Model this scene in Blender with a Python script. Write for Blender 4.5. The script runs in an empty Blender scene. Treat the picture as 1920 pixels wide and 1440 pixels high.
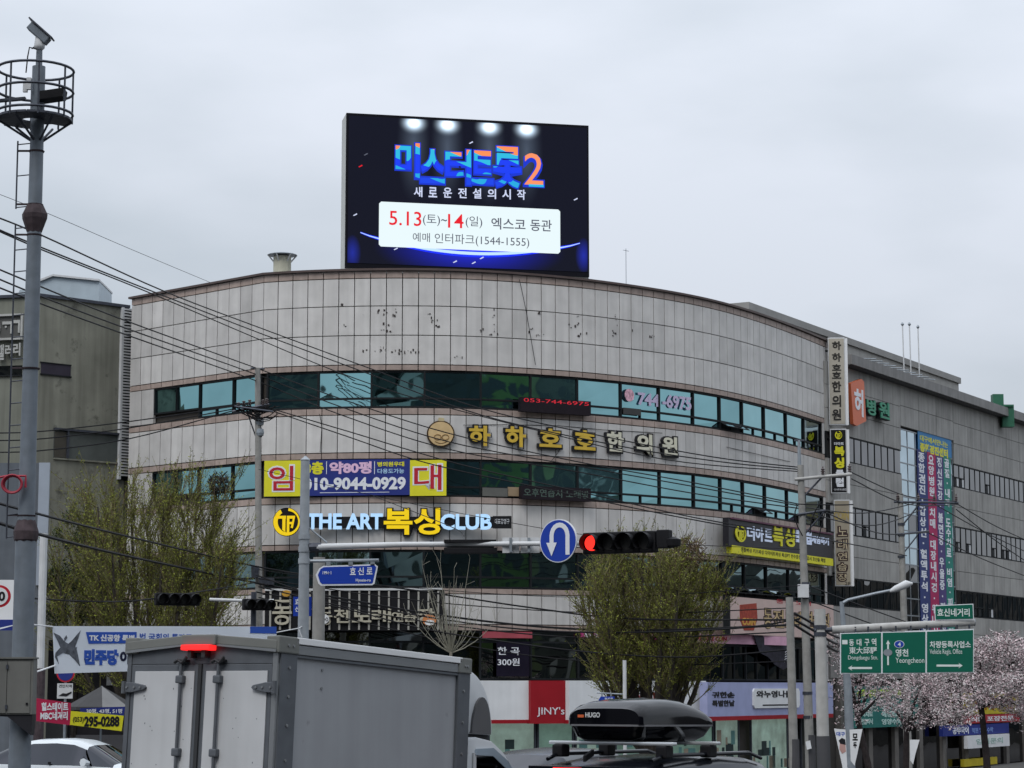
import bpy, bmesh, math, random
from mathutils import Vector, Matrix
random.seed(11)
R = math.radians
sc = bpy.context.scene
COL = sc.collection

# ------------------------------------------------------------------ camera, sky, sun, exposure
EYE, FPX, HORIZON = 2.05, 4300.0, 1290.0
PITCH = math.atan((HORIZON - 720) / FPX)
cam_data = bpy.data.cameras.new('camera')
cam_data.sensor_width = 36; cam_data.lens = FPX / 1920 * 36
cam_data.clip_end = 4000; cam_data.clip_start = .3
cam = bpy.data.objects.new('camera', cam_data); COL.objects.link(cam)
cam.location = (0, 0, EYE); cam.rotation_euler = (R(90) + PITCH, 0, 0)
sc.camera = cam
SUN_EL, SUN_AZ = R(52), R(205)      # azimuth of the sun seen from the scene, clockwise from +Y
world = bpy.data.worlds.new('World'); sc.world = world; world.use_nodes = True
nt = world.node_tree; nt.nodes.clear()
def N(t, k, **kw):
    n = t.nodes.new(k)
    for a, b in kw.items(): setattr(n, a, b)
    return n
out = N(nt, 'ShaderNodeOutputWorld'); bg = N(nt, 'ShaderNodeBackground'); bg.inputs[1].default_value = .1
sky = N(nt, 'ShaderNodeTexSky', sky_type='NISHITA', sun_disc=False, sun_elevation=SUN_EL, sun_rotation=SUN_AZ)
tc = N(nt, 'ShaderNodeTexCoord')
sep = N(nt, 'ShaderNodeSeparateXYZ'); nt.links.new(tc.outputs['Generated'], sep.inputs[0])
# overcast dome: brighter towards the zenith, soft cloud mottling
grad = N(nt, 'ShaderNodeMapRange'); grad.inputs[1].default_value = 0; grad.inputs[2].default_value = 1
grad.inputs[3].default_value = .86; grad.inputs[4].default_value = 3.0
nt.links.new(sep.outputs[2], grad.inputs[0])
mp = N(nt, 'ShaderNodeMapping'); mp.inputs['Scale'].default_value = (1.6, 1.6, 4.2)
nt.links.new(tc.outputs['Generated'], mp.inputs[0])
no = N(nt, 'ShaderNodeTexNoise'); no.inputs['Scale'].default_value = 2.9; no.inputs['Detail'].default_value = 6
no.inputs['Roughness'].default_value = .45
nt.links.new(mp.outputs[0], no.inputs[0])
ramp = N(nt, 'ShaderNodeValToRGB')
ramp.color_ramp.elements[0].position = .36; ramp.color_ramp.elements[0].color = (.455, .500, .552, 1)
ramp.color_ramp.elements[1].position = .66; ramp.color_ramp.elements[1].color = (.600, .635, .700, 1)
nt.links.new(no.outputs[0], ramp.inputs[0])
m1 = N(nt, 'ShaderNodeVectorMath', operation='SCALE'); nt.links.new(ramp.outputs[0], m1.inputs[0]); nt.links.new(grad.outputs[0], m1.inputs['Scale'])
m2 = N(nt, 'ShaderNodeVectorMath', operation='SCALE'); nt.links.new(m1.outputs[0], m2.inputs[0]); m2.inputs['Scale'].default_value = 9.6
mx = N(nt, 'ShaderNodeMix', data_type='RGBA'); mx.inputs[0].default_value = .9
nt.links.new(sky.outputs[0], mx.inputs[6]); nt.links.new(m2.outputs[0], mx.inputs[7])
nt.links.new(mx.outputs[2], bg.inputs[0]); nt.links.new(bg.outputs[0], out.inputs[0])
sd = bpy.data.lights.new('sun', 'SUN'); sd.energy = 1.3; sd.angle = R(25); sd.color = (1, .97, .93)
sun = bpy.data.objects.new('sun', sd); COL.objects.link(sun)
sun.rotation_euler = (R(90) - SUN_EL, 0, -SUN_AZ + math.pi); sun.location = (0, 0, 60)
sc.view_settings.view_transform = 'Standard'; sc.view_settings.look = 'None'
sc.view_settings.exposure = 0.06; sc.view_settings.gamma = 1; sc.view_settings.use_curve_mapping = False
sc.cycles.max_bounces = 6; sc.cycles.diffuse_bounces = 3; sc.cycles.glossy_bounces = 3; sc.cycles.transparent_max_bounces = 8

# ------------------------------------------------------------------ pixel of the photograph -> direction / point
CP, SP = math.cos(PITCH), math.sin(PITCH)
CAM = Vector((0, 0, EYE))
def ray(px, py):
    u = (px - 960) / FPX; v = (720 - py) / FPX
    return Vector((u, CP - v * SP, SP + v * CP))
def at(px, py, Y):
    d = ray(px, py); return CAM + d * (Y / d.y)
BASEZ = -2.1
def ground_z(y):
    return 0.0 if y < 14 else (-.0135 * (y - 14) if y < 48 else max(BASEZ, -.459 - .055 * (y - 48)))

# ------------------------------------------------------------------ materials
def lin(r, g, b):
    f = lambda c: (c / 12.92 if c <= .04045 else ((c + .055) / 1.055) ** 2.4)
    return (f(r / 255), f(g / 255), f(b / 255))
_m = {}
def mat(name, c, rough=.6, metal=0, var=.12, vs=2.0, bump=0, bs=25, streak=0, emit=0, orand=0, spec=.22, dirt=None, emc=None):
    if name in _m: return _m[name]
    m = bpy.data.materials.new(name); m.use_nodes = True; t = m.node_tree
    b = t.nodes['Principled BSDF']
    b.inputs['Roughness'].default_value = rough; b.inputs['Metallic'].default_value = metal
    b.inputs['Specular IOR Level'].default_value = spec
    g = N(t, 'ShaderNodeNewGeometry')
    rgb = N(t, 'ShaderNodeRGB'); rgb.outputs[0].default_value = (*c, 1)
    cur = rgb.outputs[0]
    def mult(fac_socket, lo, hi, cur, f0=.3, f1=.7):
        mr = N(t, 'ShaderNodeMapRange'); mr.inputs[1].default_value = f0; mr.inputs[2].default_value = f1
        mr.inputs[3].default_value = lo; mr.inputs[4].default_value = hi
        t.links.new(fac_socket, mr.inputs[0])
        vm = N(t, 'ShaderNodeVectorMath', operation='SCALE')
        t.links.new(cur, vm.inputs[0]); t.links.new(mr.outputs[0], vm.inputs['Scale'])
        return vm.outputs[0]
    if var:
        n1 = N(t, 'ShaderNodeTexNoise'); n1.inputs['Scale'].default_value = vs; n1.inputs['Detail'].default_value = 5
        t.links.new(g.outputs['Position'], n1.inputs[0]); cur = mult(n1.outputs[0], 1 - var, 1 + var, cur)
    if streak:
        mp = N(t, 'ShaderNodeMapping'); mp.inputs['Scale'].default_value = (3.1, 3.1, .16)
        t.links.new(g.outputs['Position'], mp.inputs[0])
        n2 = N(t, 'ShaderNodeTexNoise'); n2.inputs['Scale'].default_value = 1.3; n2.inputs['Detail'].default_value = 4
        t.links.new(mp.outputs[0], n2.inputs[0]); cur = mult(n2.outputs[0], 1 - streak, 1 + streak * .5, cur)
    if orand:
        oi = N(t, 'ShaderNodeObjectInfo'); cur = mult(oi.outputs['Random'], 1 - orand, 1 + orand, cur, 0, 1)
    if dirt:
        n3 = N(t, 'ShaderNodeTexNoise'); n3.inputs['Scale'].default_value = dirt[1]; n3.inputs['Detail'].default_value = 6
        n3.inputs['Roughness'].default_value = .65
        t.links.new(g.outputs['Position'], n3.inputs[0])
        mr = N(t, 'ShaderNodeMapRange'); mr.inputs[1].default_value = dirt[2]; mr.inputs[2].default_value = dirt[2] + .12
        t.links.new(n3.outputs[0], mr.inputs[0])
        mm = N(t, 'ShaderNodeMix', data_type='RGBA'); t.links.new(mr.outputs[0], mm.inputs[0])
        t.links.new(cur, mm.inputs[6]); mm.inputs[7].default_value = (*dirt[0], 1); cur = mm.outputs[2]
    t.links.new(cur, b.inputs['Base Color'])
    if bump:
        n4 = N(t, 'ShaderNodeTexNoise'); n4.inputs['Scale'].default_value = bs; n4.inputs['Detail'].default_value = 3
        t.links.new(g.outputs['Position'], n4.inputs[0])
        bp = N(t, 'ShaderNodeBump'); bp.inputs['Strength'].default_value = bump; bp.inputs['Distance'].default_value = .03
        t.links.new(n4.outputs[0], bp.inputs['Height']); t.links.new(bp.outputs[0], b.inputs['Normal'])
    if emit:
        b.inputs['Emission Color'].default_value = (*(emc or c), 1); b.inputs['Emission Strength'].default_value = emit
    _m[name] = m; return m

def glass_mat(name, tint, wav=.012, rough=.02):
    if name in _m: return _m[name]
    m = mat(name, tint, rough=rough, metal=1, var=.06, vs=.7)
    t = m.node_tree; b = t.nodes['Principled BSDF']
    g = N(t, 'ShaderNodeNewGeometry'); n = N(t, 'ShaderNodeTexNoise'); n.inputs['Scale'].default_value = .75
    n.inputs['Detail'].default_value = 1
    t.links.new(g.outputs['Position'], n.inputs[0])
    bp = N(t, 'ShaderNodeBump'); bp.inputs['Strength'].default_value = 1; bp.inputs['Distance'].default_value = wav
    t.links.new(n.outputs[0], bp.inputs['Height']); t.links.new(bp.outputs[0], b.inputs['Normal'])
    return m
def clear_glass():
    if 'clear' in _m: return _m['clear']
    m = bpy.data.materials.new('clear_glass'); m.use_nodes = True; t = m.node_tree
    b = t.nodes['Principled BSDF']; t.nodes.remove(b)
    o = [n for n in t.nodes if n.type == 'OUTPUT_MATERIAL'][0]
    tr = N(t, 'ShaderNodeBsdfTransparent'); tr.inputs[0].default_value = (.86, .95, .93, 1)
    gl = N(t, 'ShaderNodeBsdfGlossy'); gl.inputs['Roughness'].default_value = .02
    lw = N(t, 'ShaderNodeFresnel'); lw.inputs[0].default_value = 1.5
    mx = N(t, 'ShaderNodeMixShader'); t.links.new(lw.outputs[0], mx.inputs[0])
    t.links.new(tr.outputs[0], mx.inputs[1]); t.links.new(gl.outputs[0], mx.inputs[2]); t.links.new(mx.outputs[0], o.inputs[0])
    _m['clear'] = m; return m

GRANITE = mat('grey_granite', (.53, .515, .498), rough=.55, var=.08, vs=1.6, streak=.10, orand=.11, bump=.05, bs=40, dirt=((.16, .15, .15), 1.9, .69))
PINK = mat('pink_granite', (.36, .285, .25), rough=.5, var=.13, vs=4, streak=.12, orand=.08)
JOINT = mat('joint_shadow', (.05, .045, .04), rough=.9)  # backing behind the panels: shadow of the joints put into the colour
COPING = mat('dark_coping', (.10, .075, .07), rough=.5, metal=.3)
FRAME = mat('black_window_frame', (.012, .014, .016), rough=.6, spec=.15)
GLASS = glass_mat('teal_mirror_glass', (.25, .47, .50))
GLASSD = glass_mat('dark_teal_glass', (.17, .25, .265))  # dimmer reflections of the lower floors put into the tint
GLASSK = glass_mat('dark_grey_glass', (.15, .16, .155))
GLASSG = glass_mat('grey_window_glass', (.17, .17, .175), wav=.02)
GLASSB = glass_mat('pale_blue_glass', (.45, .56, .62), wav=.02)
CARGLASS = glass_mat('tinted_car_glass', (.06, .062, .07), wav=.003)
SIDEWALL = mat('rendered_side_wall', (.30, .30, .29), var=.15, streak=.2)
CONC = mat('concrete_pole', (.27, .265, .25), rough=.85, var=.14, vs=5, streak=.1, bump=.1)
CONCD = mat('dark_wrap', (.07, .07, .075), rough=.8)
GALV = mat('galvanised_grey', (.27, .30, .33), rough=.5, metal=.35, var=.12, vs=5, streak=.1)
SIGP = mat('signal_pole_grey', (.34, .37, .40), rough=.5, metal=.2, var=.12, vs=5, streak=.12)
MAST = mat('mast_grey', (.17, .195, .225), rough=.5, metal=.3, var=.12, vs=5, streak=.15)
GANT = mat('gantry_pale_grey', (.40, .395, .38), rough=.6, var=.10, vs=4, streak=.14)
DGREY = mat('dark_painted_steel', (.062, .068, .085), rough=.45, metal=.4, var=.2, vs=8)
RUST = mat('rusted_collar', (.06, .045, .05), rough=.8, var=.3, vs=9)
BLACK = mat('black_plastic', (.012, .012, .014), rough=.6, spec=.15)
WHITE = mat('white_paint', (.72, .73, .74), rough=.5, var=.05)
OFFW = mat('off_white_paint', (.55, .56, .57), rough=.55, var=.08, vs=4)
CABLE = mat('black_cable', (.012, .012, .014), rough=.6, spec=.15)
TEXTW = mat('white_lettering', (.72, .74, .78), rough=.6, var=0)
TEXTK = mat('black_lettering', (.015, .015, .018), rough=.6, var=0)

# ------------------------------------------------------------------ mesh building
PM = {}
def props(o, label=None, cat=None, group=None, kind=None):
    if label: o['label'] = label
    if cat: o['category'] = cat
    if group: o['group'] = group
    if kind: o['kind'] = kind
    return o
def thing(name, label, cat, loc=(0, 0, 0), rz=0, group=None, rot=None):
    o = bpy.data.objects.new(name, None); o.empty_display_size = .3
    COL.objects.link(o); o.location = loc; e = rot or (0, 0, rz); o.rotation_euler = e
    from mathutils import Euler
    PM[o] = Matrix.Translation(Vector(loc)) @ Euler(e).to_matrix().to_4x4()
    return props(o, label, cat, group)
class MB:
    def __init__(s): s.v = []; s.f = []; s.mi = []
    def add(s, vs, fs, mi=0):
        k = len(s.v); s.v += [tuple(v) for v in vs]; s.f += [[i + k for i in f] for f in fs]; s.mi += [mi] * len(fs); return s
    def box(s, x0, x1, y0, y1, z0, z1, mi=0):
        vs = [(x, y, z) for z in (z0, z1) for y in (y0, y1) for x in (x0, x1)]
        return s.add(vs, [(0, 2, 3, 1), (4, 5, 7, 6), (0, 1, 5, 4), (1, 3, 7, 5), (3, 2, 6, 7), (2, 0, 4, 6)], mi)
    def obox(s, c, ax, ay, az, mi=0):
        c, ax, ay, az = map(Vector, (c, ax, ay, az))
        vs = [c + ax * i + ay * j + az * k for k in (-1, 1) for j in (-1, 1) for i in (-1, 1)]
        return s.add(vs, [(0, 2, 3, 1), (4, 5, 7, 6), (0, 1, 5, 4), (1, 3, 7, 5), (3, 2, 6, 7), (2, 0, 4, 6)], mi)
    def tube(s, pts, r, n=8, cap=True, mi=0):
        pts = [Vector(p) for p in pts]; rs = r if isinstance(r, (list, tuple)) else [r] * len(pts)
        k = len(s.v); m = len(pts)
        d0 = (pts[1] - pts[0]).normalized()
        up = Vector((0, 0, 1)) if abs(d0.z) < .9 else Vector((1, 0, 0))
        a = d0.cross(up).normalized()
        for i, p in enumerate(pts):
            d = (pts[min(i + 1, m - 1)] - pts[max(i - 1, 0)]).normalized()
            a = (a - d * a.dot(d)).normalized(); b = d.cross(a)
            for j in range(n):
                t = 2 * math.pi * j / n; s.v.append(tuple(p + (a * math.cos(t) + b * math.sin(t)) * rs[i]))
        for i in range(m - 1):
            for j in range(n):
                q = (j + 1) % n
                s.f.append([k + i * n + j, k + i * n + q, k + (i + 1) * n + q, k + (i + 1) * n + j]); s.mi.append(mi)
        if cap:
            s.f.append([k + j for j in range(n)][::-1]); s.f.append([k + (m - 1) * n + j for j in range(n)]); s.mi += [mi, mi]
        return s
    def lathe(s, prof, n=16, c=(0, 0, 0), mi=0):
        return s.tube([(c[0], c[1], c[2] + z) for r, z in prof], [max(r, .0005) for r, z in prof], n, True, mi)
    def ring(s, c, R_, r, n=28, k=6, mi=0):
        k0 = len(s.v)
        for i in range(n):
            a = 2 * math.pi * i / n
            for j in range(k):
                b = 2 * math.pi * j / k; rr = R_ + r * math.cos(b)
                s.v.append((c[0] + rr * math.cos(a), c[1] + rr * math.sin(a), c[2] + r * math.sin(b)))
        for i in range(n):
            for j in range(k):
                i2, j2 = (i + 1) % n, (j + 1) % k
                s.f.append([k0 + i * k + j, k0 + i2 * k + j, k0 + i2 * k + j2, k0 + i * k + j2]); s.mi.append(mi)
        return s
    def prism_y(s, poly, y0, y1, mi=0):
        n = len(poly)
        area = sum(poly[i][0] * poly[(i + 1) % n][1] - poly[(i + 1) % n][0] * poly[i][1] for i in range(n))
        if area < 0: poly = poly[::-1]
        vs = [(x, y0, z) for x, z in poly] + [(x, y1, z) for x, z in poly]
        fs = [list(range(n)), list(range(2 * n - 1, n - 1, -1))] + [[i, i + n, (i + 1) % n + n, (i + 1) % n] for i in range(n)]
        return s.add(vs, fs, mi)
    def prism_z(s, poly, z0, z1, mi=0):
        n = len(poly)
        area = sum(poly[i][0] * poly[(i + 1) % n][1] - poly[(i + 1) % n][0] * poly[i][1] for i in range(n))
        if area < 0: poly = poly[::-1]
        vs = [(x, y, z0) for x, y in poly] + [(x, y, z1) for x, y in poly]
        fs = [list(range(n - 1, -1, -1)), list(range(n, 2 * n))] + [[i, (i + 1) % n, (i + 1) % n + n, i + n] for i in range(n)]
        return s.add(vs, fs, mi)
    def mesh(s, name, mats, smooth=False, bevel=0):
        me = bpy.data.meshes.new(name); me.from_pydata(s.v, [], s.f)
        mats = mats if isinstance(mats, (list, tuple)) else [mats]
        for m in mats: me.materials.append(m)
        if len(mats) > 1: me.polygons.foreach_set('material_index', s.mi)
        if bevel:
            bm = bmesh.new(); bm.from_mesh(me)
            es = [e for e in bm.edges if len(e.link_faces) == 2 and e.calc_face_angle(0) > .6]
            bmesh.ops.bevel(bm, geom=es, offset=bevel, segments=2, affect='EDGES', profile=.6, clamp_overlap=True)
            bm.to_mesh(me); bm.free()
        if smooth:
            me.polygons.foreach_set('use_smooth', [True] * len(me.polygons))
            try: me.set_sharp_from_angle(angle=R(38))
            except Exception: pass
        me.update(); return me
    def build(s, name, mats, parent=None, smooth=False, bevel=0, world=False, label=None, kind=None):
        if world and parent is not None:
            inv = PM[parent].inverted(); s.v = [tuple(inv @ Vector(v)) for v in s.v]
        return link(name, s.mesh(name, mats, smooth, bevel), parent, label=label, kind=kind)
def link(name, me, parent=None, loc=None, rz=0, label=None, kind=None):
    o = bpy.data.objects.new(name, me); COL.objects.link(o)
    M = Matrix.Identity(4)
    if loc is not None:
        o.location = loc; o.rotation_euler = (0, 0, rz)
        M = Matrix.Translation(Vector(loc)) @ Matrix.Rotation(rz, 4, 'Z')
    if parent is not None: o.parent = parent
    PM[o] = (PM[parent] if parent is not None else Matrix.Identity(4)) @ M
    return props(o, label, None, None, kind)
def structure(name, mb, m, smooth=False):
    return mb.build(name, m, None, smooth, kind='structure')
def copy_tree(o, parent=None):
    c = o.copy(); COL.objects.link(c); c.parent = parent
    for ch in [k for k in COL.objects if k.parent == o]: copy_tree(ch, c)
    return c

def glyphs(s, bold=0, ext=.5, res=3):
    c = bpy.data.curves.new('text', 'FONT'); c.body = s; c.size = 1; c.offset = bold; c.resolution_u = res; c.extrude = ext
    o = bpy.data.objects.new('text', c); me = bpy.data.meshes.new_from_object(o)
    v = [tuple(x.co) for x in me.vertices]; f = [list(p.vertices) for p in me.polygons]
    bpy.data.objects.remove(o); bpy.data.curves.remove(c); bpy.data.meshes.remove(me)
    return v, f
def text(parent, s, x, z, w, h, m, y=-.01, depth=.02, bold=.02, name='lettering', shear=0, world=None, vertical=False, inflate=0):
    """letters fitted into the rectangle x..x+w, z..z+h of the parent's XZ plane, facing -Y; back at y"""
    mb = MB()
    if vertical:
        n = len(s); hh = h / n
        for i, ch in enumerate(s):
            if ch == ' ': continue
            if ch == '·': mb.box(x + w * .4, x + w * .6, y - depth, y, z + h - hh * (i + .58), z + h - hh * (i + .42)); continue
            _fit(mb, ch, x, z + h - hh * (i + .94), w, hh * .88, y, depth, bold, 0, inflate)
    else: _fit(mb, s, x, z, w, h, y, depth, bold, shear, inflate)
    return mb.build(name, m, parent)
def _fit(mb, s, x, z, w, h, y, depth, bold, shear, inflate):
    v, f = glyphs(s, bold)
    if not v: return
    if inflate: v0, _ = glyphs(s, bold - inflate)
    else: v0 = v
    xs = [a[0] for a in v0]; ys = [a[1] for a in v0]
    x0, x1, y0, y1 = min(xs), max(xs), min(ys), max(ys)
    sx = w / max(x1 - x0, 1e-4); sy = h / max(y1 - y0, 1e-4)
    mb.add([(x + (a - x0) * sx + shear * (b - y0) * sy, y - depth * (c + .5), z + (b - y0) * sy) for a, b, c in v], f)

class Sign:
    """a vertical plane through the world point P, running along the angle ang; pixels of the photo map to its x, z"""
    def __init__(s, name, label, cat, P, ang=0, group=None, make=True, z0=None):
        s.P = Vector(P); s.a = ang; s.t = Vector((math.cos(ang), math.sin(ang), 0)); s.n = Vector((-math.sin(ang), math.cos(ang), 0))
        if z0 is not None: s.P.z = z0
        s.o = thing(name, label, cat, tuple(s.P), ang, group) if make else None
    def loc(s, px, py):
        d = ray(px, py); t = (s.P - CAM).dot(s.n) / d.dot(s.n); q = CAM + d * t - s.P
        return q.dot(s.t), q.z
    def w(s, x, z, y=0):
        return s.P + s.t * x + s.n * y + Vector((0, 0, z))
    def rc(s, px0, py0, px1, py1):
        x0, z1 = s.loc(px0, py0); _, z0 = s.loc(px0, py1); x1, _ = s.loc(px1, (py0 + py1) / 2)
        return x0, x1, z0, z1
    def rect(s, part, px0, py0, px1, py1, m, y0=-.05, y1=0, parent=None, bevel=0, label=None):
        x0, x1, z0, z1 = s.rc(px0, py0, px1, py1)
        return MB().box(x0, x1, y0, y1, z0, z1).build(part, m, parent or s.o, bevel=bevel, label=label)
    def poly(s, part, pts, m, y0=-.05, y1=0, parent=None, label=None):
        return MB().prism_y([s.loc(*p) for p in pts], y0, y1).build(part, m, parent or s.o, label=label)
    def text(s, st, px0, py0, px1, py1, m, y=-.06, depth=.015, bold=.02, name='lettering', parent=None, **k):
        x0, x1, z0, z1 = s.rc(px0, py0, px1, py1)
        return text(parent or s.o, st, x0, z0, x1 - x0, z1 - z0, m, y, depth, bold, name, **k)
def disc_poly(cx, cz, rx, rz, n=28):
    return [(cx + rx * math.cos(2 * math.pi * i / n), cz + rz * math.sin(2 * math.pi * i / n)) for i in range(n)]

# ------------------------------------------------------------------ ground, road
mb = MB()
ys = [-260, 0, 14, 20, 30, 40, 48, 55, 65, 77.9, 200, 1500]
for y0, y1 in zip(ys, ys[1:]):
    mb.add([(-1500, y0, ground_z(y0)), (1500, y0, ground_z(y0)), (1500, y1, ground_z(y1)), (-1500, y1, ground_z(y1))], [(0, 1, 2, 3)])
structure('ground', mb, mat('asphalt', (.05, .05, .052), rough=.9, var=.2, vs=1.5, bump=.2, bs=60))
mb = MB()
gz = BASEZ
mb.prism_z([(-60, 78.5), (30, 78.5), (60, 130), (60, 160), (-60, 160)], gz + .004, gz + .14)
structure('pavement', mb, mat('paving', (.10, .098, .095), rough=.9, var=.15, vs=2, bump=.1))
# ------------------------------------------------------------------ facade curve of the corner building
Y0 = 85.0
Hc = at(740, 503, Y0).z - EYE
cop = [(247, 557), (495, 512), (560, 507.5), (650, 504.5), (740, 503), (834, 504), (905, 506.5), (1011, 514), (1103, 523), (1200, 536.5),
       (1300, 553), (1380, 573), (1470, 603), (1552, 638)]
def cop_pt(px, py):
    d = ray(px, py); t = Hc / d.z; return Vector((d.x * t, d.y * t))
CPT = [cop_pt(*c) for c in cop]
A0, A1 = CPT[0], CPT[1]
crv = CPT[1:]
dense = []
for i in range(len(crv) - 1):
    p0 = crv[max(i - 1, 0)]; p1 = crv[i]; p2 = crv[i + 1]; p3 = crv[min(i + 2, len(crv) - 1)]
    for k in range(10):
        t = k / 10
        dense.append(.5 * ((2 * p1) + (-p0 + p2) * t + (2 * p0 - 5 * p1 + 4 * p2 - p3) * t * t + (-p0 + 3 * p1 - 3 * p2 + p3) * t ** 3))
dense.append(crv[-1])
for _ in range(60):
    dense = [dense[0]] + [(dense[i - 1] + dense[i] * 2 + dense[i + 1]) / 4 for i in range(1, len(dense) - 1)] + [dense[-1]]
PL = [A0, A1] + dense[1:]
CUM = [0]
for a, b in zip(PL, PL[1:]): CUM.append(CUM[-1] + (b - a).length)
S_CORNER, S_END = CUM[1], CUM[-1]
def F(s):
    if s <= 0: i = 0
    elif s >= S_END: i = len(PL) - 2
    else:
        i = 0
        while CUM[i + 1] < s: i += 1
    d = (PL[i + 1] - PL[i]).normalized()
    return PL[i] + d * (s - CUM[i])
def Fo(s, off):           # point off metres outside the facade
    e = .05; a, b = F(s - e), F(s + e)
    if abs(s - S_CORNER) < .06: a, b = F(s), F(s + 2 * e)
    t = (b - a).normalized(); p = F(s); return Vector((p.x + t.y * off, p.y - t.x * off))
def fs(px, py=760):
    d = ray(px, py); best = None
    for i in range(len(PL) - 1):
        a, b = PL[i], PL[i + 1]; e = b - a
        den = d.x * e.y - d.y * e.x
        if abs(den) < 1e-9: continue
        k = (a.y * d.x - a.x * d.y) / -den
        if -.02 <= k <= 1.02: best = CUM[i] + k * e.length; break
    if best is None: best = 0 if px < 300 else S_END + (px - 1552) * .13
    return best
def zc(py): return at(740, py, Y0).z
def chord(pxa, pxb, py, off=0):
    a, b = fs(pxa, py), fs(pxb, py); p, q = Fo(a, 0), Fo(b, 0)
    t = (q - p).normalized(); n = Vector((t.y, -t.x)); bulge = max((F(a + (b - a) * i / 12) - p).dot(n) for i in range(13))
    p, q = p + n * (off + max(0, bulge)), q + n * (off + max(0, bulge))
    return Vector((p.x, p.y, 0)), math.atan2(q.y - p.y, q.x - p.x)

BB = thing('corner_building', 'curved five storey corner building clad in grey stone panels with teal windows', 'building', (PL[20].x, PL[20].y + 8, BASEZ))
BO = PM[BB].to_translation()
LV = dict(cop=(503, 507), b0=(507.5, 521), r1=(521, 573), r2=(573, 628), r3=(628, 683), b1=(683, 694), w4=(694, 764), b2=(764, 777), r4=(777, 848),
          b3=(848, 860), w3=(860, 930), b4=(930, 943), r5=(943, 1020), b5=(1020, 1031), w2=(1031, 1102), b6=(1102, 1113), r6=(1113, 1170),
          b7=(1170, 1182), w1=(1182, 1275), fa=(1275, 1350), sh=(1350, 1470))
ZL = {k: (zc(b), zc(a)) for k, (a, b) in LV.items()}
# columns of the cladding
cols = []
n1 = 12
for i in range(n1): cols.append((S_CORNER * i / n1, S_CORNER * (i + 1) / n1))
n2 = round((S_END - S_CORNER) / .603)
for i in range(n2): cols.append((S_CORNER + (S_END - S_CORNER) * i / n2, S_CORNER + (S_END - S_CORNER) * (i + 1) / n2))
SW0, SW1 = fs(288), fs(1541)
panel_jobs, band_jobs = [], []
for k in ('r1', 'r2', 'r3', 'r4', 'r5', 'r6'):
    for c in cols: panel_jobs.append((c, ZL[k]))
for k in ('b0', 'b1', 'b2', 'b3', 'b4', 'b5', 'b6', 'b7'):
    for c in cols: band_jobs.append((c, ZL[k]))
for k in ('w4', 'w3', 'w2', 'w1'):
    z0, z1 = ZL[k]
    for c in [(0, SW0 / 2), (SW0 / 2, SW0), (SW1, S_END)]: panel_jobs.append((c, (z0, z1)))
panel_jobs += [(c, ZL['fa']) for c in cols[:n1]] + [(c, (BASEZ, ZL['fa'][0])) for c in cols[:n1:1]]
GAPV = .034
def panel_tf(c):
    p, q = F(c[0]), F(c[1]); m = (p + q) / 2
    return m, math.atan2(q.y - p.y, q.x - p.x), (q - p).length
mesh_cache = {}
def panel_mesh(w, h, depth, m, key):
    k = (round(w, 3), round(h, 3), key)
    if k not in mesh_cache:
        g = GAPV / 2
        mesh_cache[k] = MB().box(-w / 2 + g, w / 2 - g, 0, depth, g, h - g).mesh(key, m)
    return mesh_cache[k]
def lay(jobs, name, m, depth, jitter):
    jobs = sorted(jobs, key=lambda j: -(j[1][1] - j[1][0]) * panel_tf(j[0])[2] / max(.2, 1))
    rest = MB()
    for i, (c, (z0, z1)) in enumerate(jobs):
        mid, a, w = panel_tf(c)
        n = Vector((math.sin(a), -math.cos(a))); j = random.uniform(-jitter, jitter)
        if i < 298:
            link(name, panel_mesh(w, z1 - z0, depth, m, name), BB, (mid.x + n.x * j - BO.x, mid.y + n.y * j - BO.y, z0 - BO.z), a)
        else:
            t = Vector((math.cos(a), math.sin(a), 0)); nn = Vector((n.x, n.y, 0)); g = GAPV / 2
            rest.obox(Vector((mid.x, mid.y, (z0 + z1) / 2)) - nn * (depth / 2 - j), t * (w / 2 - g), -nn * depth / 2, Vector((0, 0, (z1 - z0) / 2 - g)))
    if rest.v: rest.build('further_' + name + 's', m, BB, world=True, kind='stuff')
lay(panel_jobs, 'facade_panel', GRANITE, .13, .004)
lay(band_jobs, 'band_panel', PINK, .15, .002)
# backing wall, roof slab, coping
inset = [Fo(s, -.19) for s in [0.0] + [S_CORNER * .5, S_CORNER - .1] + [S_CORNER + (S_END - S_CORNER) * i / 60 for i in range(61)]]
foot = [(p.x, p.y) for p in inset] + [(inset[-1].x + 1.5, inset[-1].y + 14), (inset[0].x - .2, inset[0].y + 26)]
MB().prism_z(foot, BASEZ, ZL['b0'][1] - .3).build('wall', JOINT, BB, world=True)
MB().prism_z(foot, ZL['b0'][1] - .29, ZL['b0'][1] - .05).build('roof', mat('roof_screed', (.2, .2, .2)), BB, world=True)
mb = MB()
ss = [-.1, S_CORNER * .5, S_CORNER] + [S_CORNER + (S_END - S_CORNER) * i / 60 for i in range(1, 61)]
z0, z1 = ZL['cop']
prev = None
for s in ss:
    a, b = Fo(s, .10), Fo(s, -.25)
    cur = [(a.x, a.y, z0), (a.x, a.y, z1), (b.x, b.y, z1), (b.x, b.y, z0)]
    if prev:
        mb.add(prev + cur, [(0, 4, 5, 1), (1, 5, 6, 2), (2, 6, 7, 3), (3, 7, 4, 0)])
    else: mb.add(cur, [(0, 1, 2, 3)])
    prev = cur
mb.add(prev, [(3, 2, 1, 0)])
mb.build('coping', COPING, BB, world=True)
# end wall return at the right
p, q = Fo(S_END, 0), Fo(S_END, -.6)

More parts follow.
